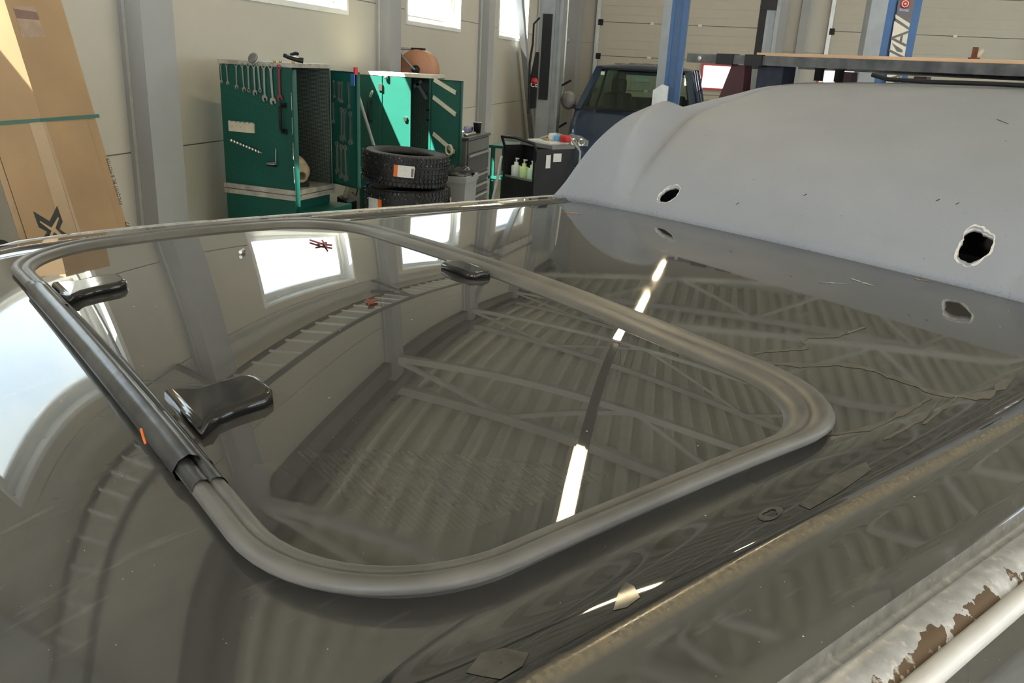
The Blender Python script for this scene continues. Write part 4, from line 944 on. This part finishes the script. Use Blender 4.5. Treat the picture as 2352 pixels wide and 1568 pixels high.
for k, (yy, zz_, w_, h_, m_) in enumerate(((-.12, kt-.10, .05, .11, 'paper'), (-.20, kt-.07, .09, .07, 'paper'))): MB().bb((-.003, yy, zz_-h_/2), (0, yy-w_, zz_+h_/2)).build('sticker', m_, o)
bx = [(LK-.09, 'bottle2', 'clear pump bottle on the left of the black machine shelf'), (LK-.20, 'bottle', 'yellow green pump bottle in the middle of the shelf'), (LK-.31, 'bottle3', 'pale green pump bottle at the right of the shelf')]
for x, m_, lab in bx:
    q = KMW @ Vector((x, -.075, kt-.27)); t = tag(empty('pump_bottle', q, R(142)), lab, 'bottle', 'pump bottles on the black machine')
    MB().lathe([(0, 0), (.042, 0), (.045, .006), (.045, .09), (.040, .10), (.020, .105), (.020, .13), (0, .13)], 8).build('bottle_body', m_, t); MB().lathe([(0, .13), (.008, .13), (.008, .165), (0, .165)], 8).bb((-.03, -.006, .155), (.01, .006, .165)).build('pump_head', 'paper', t)
# clutter on its tray
def onk(x, y, z): return KMW @ Vector((x, y, z))
tag(MB().box((0, 0, .012), (.30, .22, .024), ch=.004).build('white_tray', 'paper'), 'white tray lying on the black machine', 'tray'); bpy.data.objects['white_tray'].location = onk(.22, -.32, kt+.03); bpy.data.objects['white_tray'].rotation_euler = (0, 0, R(142))
for nm, m_, x, y, d_, lab, ct in (('red_plug', 'red', .03, -.35, (.09, .07, .06), 'red plug on the edge of the white tray', 'plug'), ('blue_plug', 'lightblue', .13, -.36, (.07, .06, .05), 'blue plug between the red one and the white cap', 'plug'), ('white_cap', 'paper', .21, -.36, (.06, .06, .06), 'white cap on the tray beside the blue plug', 'cap'), ('yellow_block', 'brass', .19, -.27, (.06, .03, .02), 'small yellow block in front of the white cap', 'block')):  # the white plastic piece is a cap
    t = tag(MB().box((0, 0, d_[2]/2), d_, ch=min(d_)*.3).build(nm, m_), lab, ct); t.location = onk(x, y, kt+.054); t.rotation_euler = (0, 0, R(142))
tag(MB().tube([onk(.30, -.30, kt+.062), onk(.22, -.40, kt+.11), onk(.08, -.46, kt+.08), onk(-.04, -.47, kt-.02), onk(-.07, -.44, kt-.20), onk(-.05, -.38, kt-.4), onk(-.06, -.40, .02)], .010, 8).build('grey_hose', 'bin'), 'grey hose arching over the black machine', 'hose')
tag(MB().tube([onk(LK+.03, .0, kt-.10), onk(LK+.05, .03, kt-.35), onk(LK+.09, .05, kt-.55), onk(LK+.07, .05, .02)], .012, 8).build('white_hose', 'paper'), 'pale hose hanging on the left of the black machine', 'hose')
# colourful bag on a stand in front of the machine
P = at_d(1232, 458, 5.4)
o = tag(empty('parts_stand', (P.x, P.y, 0)), 'dark parts stand just behind the van roof edge', 'stand'); MB().bb((-.10, -.08, 0), (.10, .08, P.z-.055)).build('stand_body', 'black', o); MB().bb((-.13, -.10, P.z-.055), (.13, .10, P.z-.03)).build('stand_top', 'trolley', o)
o = tag(empty('snack_bag', (P.x, P.y, P.z-.03)), 'small red and green bag on the parts stand', 'bag'); M['leaf'] = mat('leaf green', (.12, .30, .08), .4, var=.3, scale=30)
MB().grid([[Vector((x, y, z)) for x, z in ((-.05, 0), (-.045, .035), (-.02, .04), (0, .03))] for y in (-.03, .03)]).build('red_half', 'red', o); MB().grid([[Vector((x, y, z)) for x, z in ((-.02, .041), (.0, .032), (.05, .012), (.07, 0))] for y in (-.03, .03)]).build('green_half', 'leaf', o)

# ================================================================== LIFTS
def post(name, lab, px_l, px_m, px_r, Y, dep, m_l, m_f, H=4.1):
    """two-post lift column: grey flank and coloured channel"""
    xl, xm, xr = (at_y(p, 60, Y).x for p in (px_l, px_m, px_r))
    o = tag(empty(name, (xl, Y, 0)), lab, 'lift column')
    MB().bb((0, 0, .02), (xm-xl, dep, H)).build('flank', m_l, o)
    f = MB(); w = xr-xm; f.bb((xm-xl, 0, .02), (xm-xl+w*.22, dep, H)); f.bb((xm-xl+w*.22, .03, .02), (xm-xl+w*.70, dep, H)); f.bb((xm-xl+w*.70, 0, .02), (xr-xl, dep, H)); f.build('channel', m_f, o)
    MB().bb((-.10, -.08, 0), (xr-xl+.10, dep+.08, .02)).build('foot_plate', 'liftgrey', o)
    return o, xl, xm, xr
o, xl, xm, xr = post('lift_column', 'blue and grey lift column in front of the dark blue van', 1520, 1539, 1577, 10.1, .30, 'liftgrey', 'blue', 2.95)
P = at_y(1505, 218, 9.95); MB().prism([(0, -.14), (.17, -.14), (.17, .10), (.10, .12), (0, .05)], (P.x-xl-.03, -.16, P.z), (1, 0, 0), (0, 0, 1), (0, 1, 0), .16).build('control_box', 'galv', o)
o, xl, xm, xr = post('lift_column', 'near blue lift column with white lettering behind the roof rack', 1993, 2031, 2108, 6.4, .26, 'liftgrey', 'blue', 2.66)
w = xr-xl
# lettering and round red mark on the channel face
def onp(px, py, Y=6.398): q = at_y(px, py, Y); return (q.x-xl, q.z)
def decal(name, pts, m_, lift): MB().prism([onp(*p) for p in pts], (0, -.002-lift, 0), (1, 0, 0), (0, 0, 1), (0, 1, 0), .002).build(name, m_, o)
M['stickergrey'] = mat('sticker grey', (.13, .12, .12), .4); M['stickercream'] = mat('sticker cream', (.78, .74, .62), .45)
decal('sticker_ground', [(2064, 0), (2102, 0), (2087, 74), (2076, 122), (2065, 122), (2048, 100)], 'stickergrey', .0)
decal('sticker_bar', [(2057, 33), (2090, 54), (2088, 63), (2056, 41)], 'stickercream', .002)
decal('sticker_field', [(2054, 48), (2087, 69), (2068, 190), (2035, 190), (2046, 99)], 'stickercream', .002)
decal('sticker_chevron', [(2048, 98), (2073, 115), (2072, 121), (2060, 118)], 'stickergrey', .004)
cx, cz = onp(2079, 9); MB().lathe([(0, 0), (.030, 0), (.030, .003), (0, .003)], 24, axis='y', c=(cx, -.008, cz)).build('red_mark', 'red', o); MB().lathe([(.016, 0), (.022, 0), (.022, .001), (.016, .001)], 24, axis='y', c=(cx, -.0095, cz), close=True).build('mark_ring', 'stickercream', o); MB().lathe([(0, 0), (.007, 0), (.007, .001), (0, .001)], 16, axis='y', c=(cx, -.0095, cz)).build('mark_centre', 'stickercream', o)
decal('violet_patch', [(2067, 18), (2089, 21), (2087, 27), (2066, 25)], 'purple', .002)
(ax_, az_), (bx_, bz_) = onp(2067, 88), onp(2062, 182)
for (q, z_, bd) in ((ax_, az_, 'A'), (onp(2060, 130)[0], onp(2060, 130)[1], 'V'), (bx_, bz_, 'A')):
    text('lettering', bd, .155, 'stickergrey', o, Matrix.Translation((q, -.0055, z_)) @ Matrix.Rotation(R(90), 4, 'X') @ Matrix.Rotation(R(90), 4, 'Z') @ Matrix.Rotation(0, 4, 'Z'))
o, xl, xm, xr = post('lift_column', 'dark lift column with black cap in front of the end doors', 1741, 1757, 1787, 12.7, .25, 'black', 'liftgrey', 3.0)
P0, P1 = at_y(1745, 22, 12.68), at_y(1778, 0, 12.68); MB().bb((0, -.02, P0.z), (xr-xl-.05, .0, P0.z+.5)).build('motor_cover', 'black', o); MB().bb((.0, -.05, .1), (.20, 0, at_y(1760, 160, 12.7).z)).build('carriage_cover', 'trolley', o)
o, xl, xm, xr = post('lift_column', 'grey lift column with black plastic cover by the far corner', 1242, 1268, 1292, 13.2, .26, 'liftgrey', 'liftgrey')
q0, q1 = at_y(1213, 245, 13.18), at_y(1238, 120, 13.18)
MB().prism([(0, 0), (.06, -.03), (q1.x-q0.x, 0), (q1.x-q0.x, q1.z-q0.z), (.08, q1.z-q0.z), (.01, q1.z-q0.z-.4)], (q0.x-xl, -.06, q0.z), (1, 0, 0), (0, 0, 1), (0, 1, 0), .2).build('plastic_cover', 'black', o)
pz0 = at_y(1226, 195, 13.1); text('lettering', 'CE', .10, 'paper', o, Matrix.Translation((pz0.x-xl, -.065, pz0.z)) @ Matrix.Rotation(R(90), 4, 'X'), extrude=.001)
pz1 = at_y(1226, 186, 13.1); MB().lathe([(0, 0), (.05, 0), (.05, .004), (0, .004)], 20, axis='y', c=(pz1.x-xl, -.066, pz1.z)).build('red_badge', 'red', o)
cpt = [at_y(px, py, 13.15) for px, py in ((1240, 40), (1226, 55), (1224, 100), (1217, 145), (1216, 200), (1214, 260))]; MB().tube([(p.x-xl, -.06, p.z) for p in cpt], .018, 8).build('cable', 'black', o)
MB().bb(((at_y(1250, 0, 13.2).x-xl), -.02, at_y(1262, 230, 13.2).z), ((at_y(1272, 0, 13.2).x-xl), 0, at_y(1262, 32, 13.2).z)).build('slot_strip', 'black', o)
# pipes by the corner
for px, lab in ((1283, 'thick grey pipe beside the corner column'), (1301, 'thin pipe with elbow in the far corner')):
    q = at_y(px, 60, 16.9); p = tag(empty('pipe', (q.x, 16.9, 0)), lab, 'pipe'); MB().tube([(0, 0, 0), (0, 0, 4.6)], .05 if px < 1290 else .03, 10).build('pipe_run', 'galv', p); MB().tube([(0, -.0, at_y(px, 92, 16.9).z), (.0, .22, at_y(px, 92, 16.9).z)], .055, 10).build('elbow', 'galv', p)
# hanging hoses and clutter behind the van mirror
P = at_y(1305, 300, 13.6); o = tag(empty('tool_rack', (P.x-.34, 14.0, 0)), 'rusty clamp rack in the corner behind the van mirror', 'rack')
MB().bb((0, 0, 0), (.06, .06, 1.75)).build('upright', 'rust', o)
for z, l in ((1.62, .25), (1.25, -.2), (.95, .22)): MB().bar((.03, -.02, z), (.03+l, -.12, z+.14), .03, .03).build('clamp_arm', 'black', o)

# ================================================================== DARK BLUE VAN BEHIND
T5X, T5Y = -1.30, 12.5
t5 = tag(empty('panel_van', (T5X, T5Y, 0)), 'dark blue delivery van facing the camera behind the blue lift column', 'van')
t5.scale = (1, 1, 1.04)
def ring5(y, hw, z0, z1, rnd_=.10, n=9):
    out = [Vector((-hw, y, z0))]
    for k in range(n): a = R(90*k/(n-1)); out.append(Vector((-hw+rnd_*(1-math.cos(a)), y, z1-rnd_*(1-math.sin(a)))))
    for k in range(n): a = R(90*(1-k/(n-1))); out.append(Vector((hw-rnd_*(1-math.cos(a)), y, z1-rnd_*(1-math.sin(a)))))
    out.append(Vector((hw, y, z0))); return out
b = MB(); rs = [ring5(y, hw, .28, z, r) for y, hw, z, r in ((0, .70, .70, .10), (.05, .82, .86, .12), (.14, .89, .98, .12), (.30, .93, 1.08, .10), (.55, .95, 1.20, .10), (.78, .95, 1.30, .10), (.85, .95, 1.31, .04))]
b.grid(rs); b.add(rs[0], [tuple(range(len(rs[0])))]); b.build('front_body', 'vanblue', t5)
b = MB(); b.bar((-.52, .16, .993), (-.62, .74, 1.305), .03, .012).bar((.52, .16, .993), (.62, .74, 1.305), .03, .012); b.build('hood_crease', 'vanblue', t5)
def sheet(name, pts, m_, t=.03): 
    a = [Vector(p) for p in pts]; nn = (a[1]-a[0]).cross(a[2]-a[0]).normalized(); c = [p+nn*t for p in a]; k = len(a)
    return MB().add(a+c, [tuple(range(k))[::-1], tuple(range(k, 2*k))]+[(i, (i+1) % k, k+(i+1) % k, k+i) for i in range(k)]).build(name, m_, t5)
for s in (-1, 1):
    MB().bar((s*.89, .80, 1.28), (s*.70, 1.52, 1.90), .10, .07).build('windscreen_pillar', 'vanblue', t5)
    sheet('side_skin', [(s*.95, .80, .28), (s*.95, 4.7, .28), (s*.95, 4.7, 1.25), (s*.95, .80, 1.25)], 'vanblue')
    for y0_, y1_ in ((1.85, 1.95), (2.9, 3.05), (4.55, 4.7)): sheet('side_pillar', [(s*.95, y0_, 1.25), (s*.95, y1_, 1.25), (s*.76, y1_, 1.92), (s*.76, y0_, 1.92)], 'vanblue')
    sheet('side_window', [(s*.945, .95, 1.25), (s*.945, 4.55, 1.25), (s*.76, 4.55, 1.90), (s*.76, 1.55, 1.90)], 'vanpane', .006)
    m = empty('mirror', (s*1.02, .95, 1.36)); m.parent = t5
    MB().lathe([(0, -.09), (.07, -.08), (.115, -.03), (.12, .03), (.10, .06), (0, .06)], 20, axis='y', rot=Matrix.Diagonal((1, 1, 1.15)), c=(s*.06, 0, .05)).build('mirror_shell', 'trolley', m); MB().bar((-s*.10, 0, -.05), (s*.03, 0, -.02), .08, .06).build('mirror_arm', 'black', m)
    h = empty('headlight', (s*.73, .10, .88)); h.parent = t5
    MB().prism([(-.15, -.085), (.13, -.075), (.155, .02), (.14, .10), (-.02, .085), (-.16, .02)] if s > 0 else [(.15, -.085), (-.13, -.075), (-.155, .02), (-.14, .10), (.02, .085), (.16, .02)], (0, -.06, 0), (1, 0, 0), (0, 0, 1), (0, 1, 0), .14).build('lamp_lens', 'lens', h)
    for dx, r in ((-.055, .05), (.06, .045)): MB().lathe([(0, .0), (r*.6, .0), (r, -.02), (r*1.08, -.02)], 20, axis='y', c=(s*dx, -.055, .0)).build('reflector', 'chrome', h)
    MB().prism([(-.17, -.10), (.15, -.09), (.15, -.075), (-.17, -.085)], (0, -.065, 0), (1, 0, 0), (0, 0, 1), (0, 1, 0), .1).build('lamp_bezel', 'black', h)
b = MB(); b.grid([[Vector((x, y, z-.05*(x/.76)**2)) for x in np.linspace(-.78, .78, 13)] for y, z in ((1.46, 1.90), (1.56, 1.955), (1.75, 1.985), (3, 1.995), (4.6, 1.99), (4.72, 1.93))]); b.build('roof', 'vanblue', t5)
M['dust'] = mat('dusty roof', (.25, .23, .18), .7, var=.3, scale=12)
for x in (-.45, -.22, .0, .22, .45): MB().bb((x-.05, 1.8, 1.985-.05*(x/.76)**2), (x+.05, 4.4, 2.003-.05*(x/.76)**2)).build('roof_rib', 'dust', t5)
sheet('windscreen', [(-.84, .82, 1.315), (.84, .82, 1.315), (.68, 1.50, 1.895), (-.68, 1.50, 1.895)], 'vanpane', .006)
MB().bar((-.70, 1.49, 1.90), (.70, 1.49, 1.90), .06, .03).build('windscreen_header', 'black', t5)
MB().bb((-.86, .80, 1.0), (.86, 1.25, 1.33), ch=.03).build('dashboard', 'black', t5)
for x, z in ((-.25, 0), (.35, 0)): MB().bar((x-.35, .775, 1.318), (x+.32, .76, 1.335), .02, .015).build('wiper', 'black', t5)
MB().bb((-.9, .85, .30), (.9, 4.65, .45)).build('cabin_floor', 'black', t5)
for x in (-.45, .45):
    st = empty('front_seat', (x, 1.75, 0)); st.parent = t5
    MB().bb((-.25, -.15, .45), (.25, .35, .85), ch=.05).build('cushion', 'black', st); MB().box((0, .38, 1.18), (.48, .14, .72), rot=(R(-10), 0, 0), ch=.06).build('backrest', 'black', st); MB().box((0, .46, 1.64), (.26, .10, .22), ch=.05).build('headrest', 'black', st)
MB().bb((-.75, 3.2, .45), (.75, 3.4, 1.45), ch=.05).build('rear_bench', 'black', t5)
for (x0_, x1_, z0_, z1_) in ((-.95, .95, .28, 1.35), (-.78, .78, 1.80, 1.93), (-.85, -.62, 1.35, 1.80), (.62, .85, 1.35, 1.80)): MB().bb((x0_, 4.66, z0_), (x1_, 4.72, z1_)).build('tail_panel', 'vanblue', t5)
MB().bb((-.12, 1.40, 1.72), (.12, 1.42, 1.80), ch=.008).build('inner_mirror', 'galv', t5)
MB().bb((-.66, 1.375, 1.80), (-.60, 1.385, 1.85)).build('toll_sticker', 'paper', t5)
MB().bb((-.80, -.05, .30), (.80, .05, .55), ch=.04).build('bumper', 'vanblue', t5); MB().bb((-.50, -.01, .62), (.50, .03, .80), ch=.02).build('grille', 'black', t5)
for y in (.75, 3.75):
    for s in (-1, 1): MB().lathe([(0, -.1), (.2, -.1), (.31, -.09), (.33, -.03), (.33, .03), (.31, .09), (.2, .1), (0, .1)], 28, axis='x', c=(s*.86, y, .33)).build('wheel', 'rubber', t5)

# ================================================================== CARDBOARD AND HAND TRUCK BY THE COLUMN
nR = Vector((.97, -.11, .21)).normalized(); PR = at_x(298, 535, -2.90)
def on_plane(px, py, P, n): d = ray(px, py); return CAM + d*((P-CAM).dot(n)/d.dot(n))
K0, K1 = on_plane(10, 0, PR, nR), on_plane(185, 560, PR, nR); upc = (K0-K1).normalized()
nL = Matrix.Rotation(R(-30), 3, upc) @ nR
rtR = upc.cross(nR); rtR = rtR if rtR.dot(PR-K1) > 0 else -rtR
rtL = upc.cross(nL); rtL = rtL if rtL.dot(rtR) > 0 else -rtL
bot = K1 - upc*((K1.z-.02)/upc.z)
bx0 = tag(empty('cardboard_box', bot), 'tall folded cardboard packing leaning against the wall beside the column', 'box')
hC = 2.30/upc.z
def oncl(px, py, left): n_, r_ = (nL, rtL) if left else (nR, rtR); P = on_plane(px, py, K1, n_)-bot; return P.dot(r_), P.dot(upc)
def slab(name, m_, left, x0, x1, y0, y1, z0, z1):
    n_, r_ = (nL, rtL) if left else (nR, rtR)
    vs = [(r_*x+upc*y+n_*z) for x in (x0, x1) for y in (y0, y1) for z in (z0, z1)]
    MB().add(vs, [(0, 1, 3, 2), (4, 6, 7, 5), (0, 4, 5, 1), (2, 3, 7, 6), (0, 2, 6, 4), (1, 5, 7, 3)]).build(name, m_, bx0)
wR = oncl(298, 535, False)[0]; wL = -oncl(14, 400, True)[0]; yl = oncl(215, 265, False)[1]
slab('cardboard_panel', 'cardboard', False, 0, wR-.058, 0, yl, -.045, 0); slab('cardboard_panel', 'cardboard', False, 0, wR, yl+.002, hC, -.045, .0)
slab('side_lip', 'cardboard', False, wR-.054, wR, 0, yl+.10, -.045, -.004)
slab('cardboard_panel', 'cardboard', True, -wL, 0, 0, hC-.02, -.03, 0); slab('box_edge', 'cardboard2', True, -wL-.028, -wL-.002, 0, hC-.35, -.035, -.010)
def strip(name, pts, m_, left=True, lift=.0015):
    n_, r_ = (nL, rtL) if left else (nR, rtR)
    MB().prism([oncl(*p, left) for p in pts], n_*0.0, r_, upc, n_, lift).build(name, m_, bx0)
strip('tape', [(66, 278), (97, 278), (184, 556), (152, 562)], 'tape'); strip('tape', [(97, 278), (103, 278), (192, 556), (185, 556)], 'tape', False)
strip('strap', [(-40, 281), (92, 272), (94, 280), (-40, 291)], 'strap', True, .004); strip('strap', [(92, 272), (226, 262), (228, 270), (94, 280)], 'strap', False, .004)
strip('old_label', [(28, 12), (80, 16), (104, 86), (50, 86)], 'oldlabel', False); strip('label_band', [(30, 20), (84, 28), (90, 46), (38, 42)], 'oldlabel2', False, .0025)
for pts in ([(76, 485), (114, 508), (131, 472), (144, 509), (136, 526), (155, 538), (161, 557), (145, 559), (130, 550), (123, 563), (104, 566), (98, 548), (108, 532), (89, 522)],): strip('printed_mark', pts, 'ink', True, .0022)
strip('mark_line', [(92, 507), (118, 523), (133, 498), (135, 501), (127, 524), (151, 548), (150, 551), (124, 533), (110, 559), (109, 554), (118, 530), (91, 510)], 'cardboard2', True, .003)
for body, (p0_, p1_), sz in (('AHLQVIST BIL & MOTOR', ((283, 470), (251, 362)), .030), ('497', ((301, 530), (296, 508)), .040)):
    q0, q1 = oncl(*p0_, False), oncl(*p1_, False); c_ = ((q0[0]+q1[0])/2-.008, (q0[1]+q1[1])/2); dx_ = Vector((q1[0]-q0[0], q1[1]-q0[1])).normalized(); L_ = math.hypot(q1[0]-q0[0], q1[1]-q0[1])
    ex_ = rtR*dx_.x+upc*dx_.y; ey_ = rtR*(-dx_.y)+upc*dx_.x
    t_ = text('handwriting', body, sz, 'ink', bx0, frame_mat(rtR*c_[0]+upc*c_[1]-nR*.0032, ex_, ey_)); wx = max(v.co.x for v in t_.data.vertices)-min(v.co.x for v in t_.data.vertices)
    t_.matrix_basis = t_.matrix_basis @ Matrix.Diagonal((L_/wx, 1, 1, 1))
# black tube handle at the left edge
P = at_d(30, 562, 3.6); 
o = tag(empty('hand_truck', (P.x, P.y, 0)), 'black tubular hand truck handle at the left edge', 'hand truck')
MB().tube([(0, 0, .03), (0, 0, P.z-.04), (-.012, 0, P.z-.012), (-.05, 0, P.z), (-.33, 0, P.z), (-.37, 0, P.z-.012), (-.38, 0, P.z-.04), (-.38, 0, .03)], .016, 10).build('frame_tube', 'black', o)
MB().bb((-.42, -.16, 0), (.04, .02, .02)).build('toe_plate', 'black', o)
for z in (.5, .9): MB().bar((0, 0, z), (-.38, 0, z), .03, .02).build('cross_bar', 'black', o)

# ---------------- cable hung from the ladder, odd bits on the glass
o = tag(empty('hanging_cable', (XW, 3.5, 0)), 'pale cable climbing the wall and looped over the cable ladder', 'cable')
MB().tube([(.03, .02, 1.2), (.03, .05, 2.2), (.04, .12, 3.2), (.10, .16, 3.45), (.25, .45, 3.62), (.38, .75, 3.80), (.40, .80, 3.86)], .010, 8).build('cable_run', 'bin', o)
for y in (.25, .47, .72): MB().tube([(.40+.012*math.sin(a), y+.06*math.sin(a), 3.86-.08+.09*math.cos(a)) for a in np.linspace(0, 2*math.pi, 16)[:-1]], .008, 6, closed=True).build('cable_loop', 'white', o)
def on_glass(px, py, lift=.0105):
    d = ray(px, py); z = ZC
    for _ in range(30):
        P = CAM + d*((z-HC)/d.z); u, v = P.x*c52+P.y*s52, -P.x*s52+P.y*c52; z = seal_z(u, v)+lift
    return CAM + d*((z-HC)/d.z)
def scrap(name, strokes, r, m_, lab, cat):
    q = on_glass(*strokes[0][0]); o = tag(empty(name, q), lab, cat)
    for st in strokes: MB().tube([on_glass(*p, .0105+r)-q for p in st], r, 6).build('strand', m_, o)
scrap('red_twig', [[(712, 551), (740, 560), (762, 563)], [(725, 562), (750, 557)], [(740, 552), (752, 569)]], .0016, 'redtool', 'small dark red twig lying over the window reflection on the glass', 'twig')
scrap('screw', [[(552, 579), (560, 574)]], .003, 'toolsteel', 'tiny screw lying on the glass left of the window reflection', 'screw')
scrap('dead_leaf', [[(842, 688), (852, 692), (866, 688)], [(846, 697), (858, 694)]], .002, 'rust', 'small brown leaf scrap in the middle of the glass', 'leaf')
q = on_glass(326, 990, .02); o = tag(empty('orange_wire', q), 'short orange wire end caught on the front seal', 'wire')
MB().tube([on_glass(324, 985, .027)-q, on_glass(328, 1000, .026)-q, on_glass(334, 1018, .022)-q], .0011, 6).build('wire', 'orange', o)
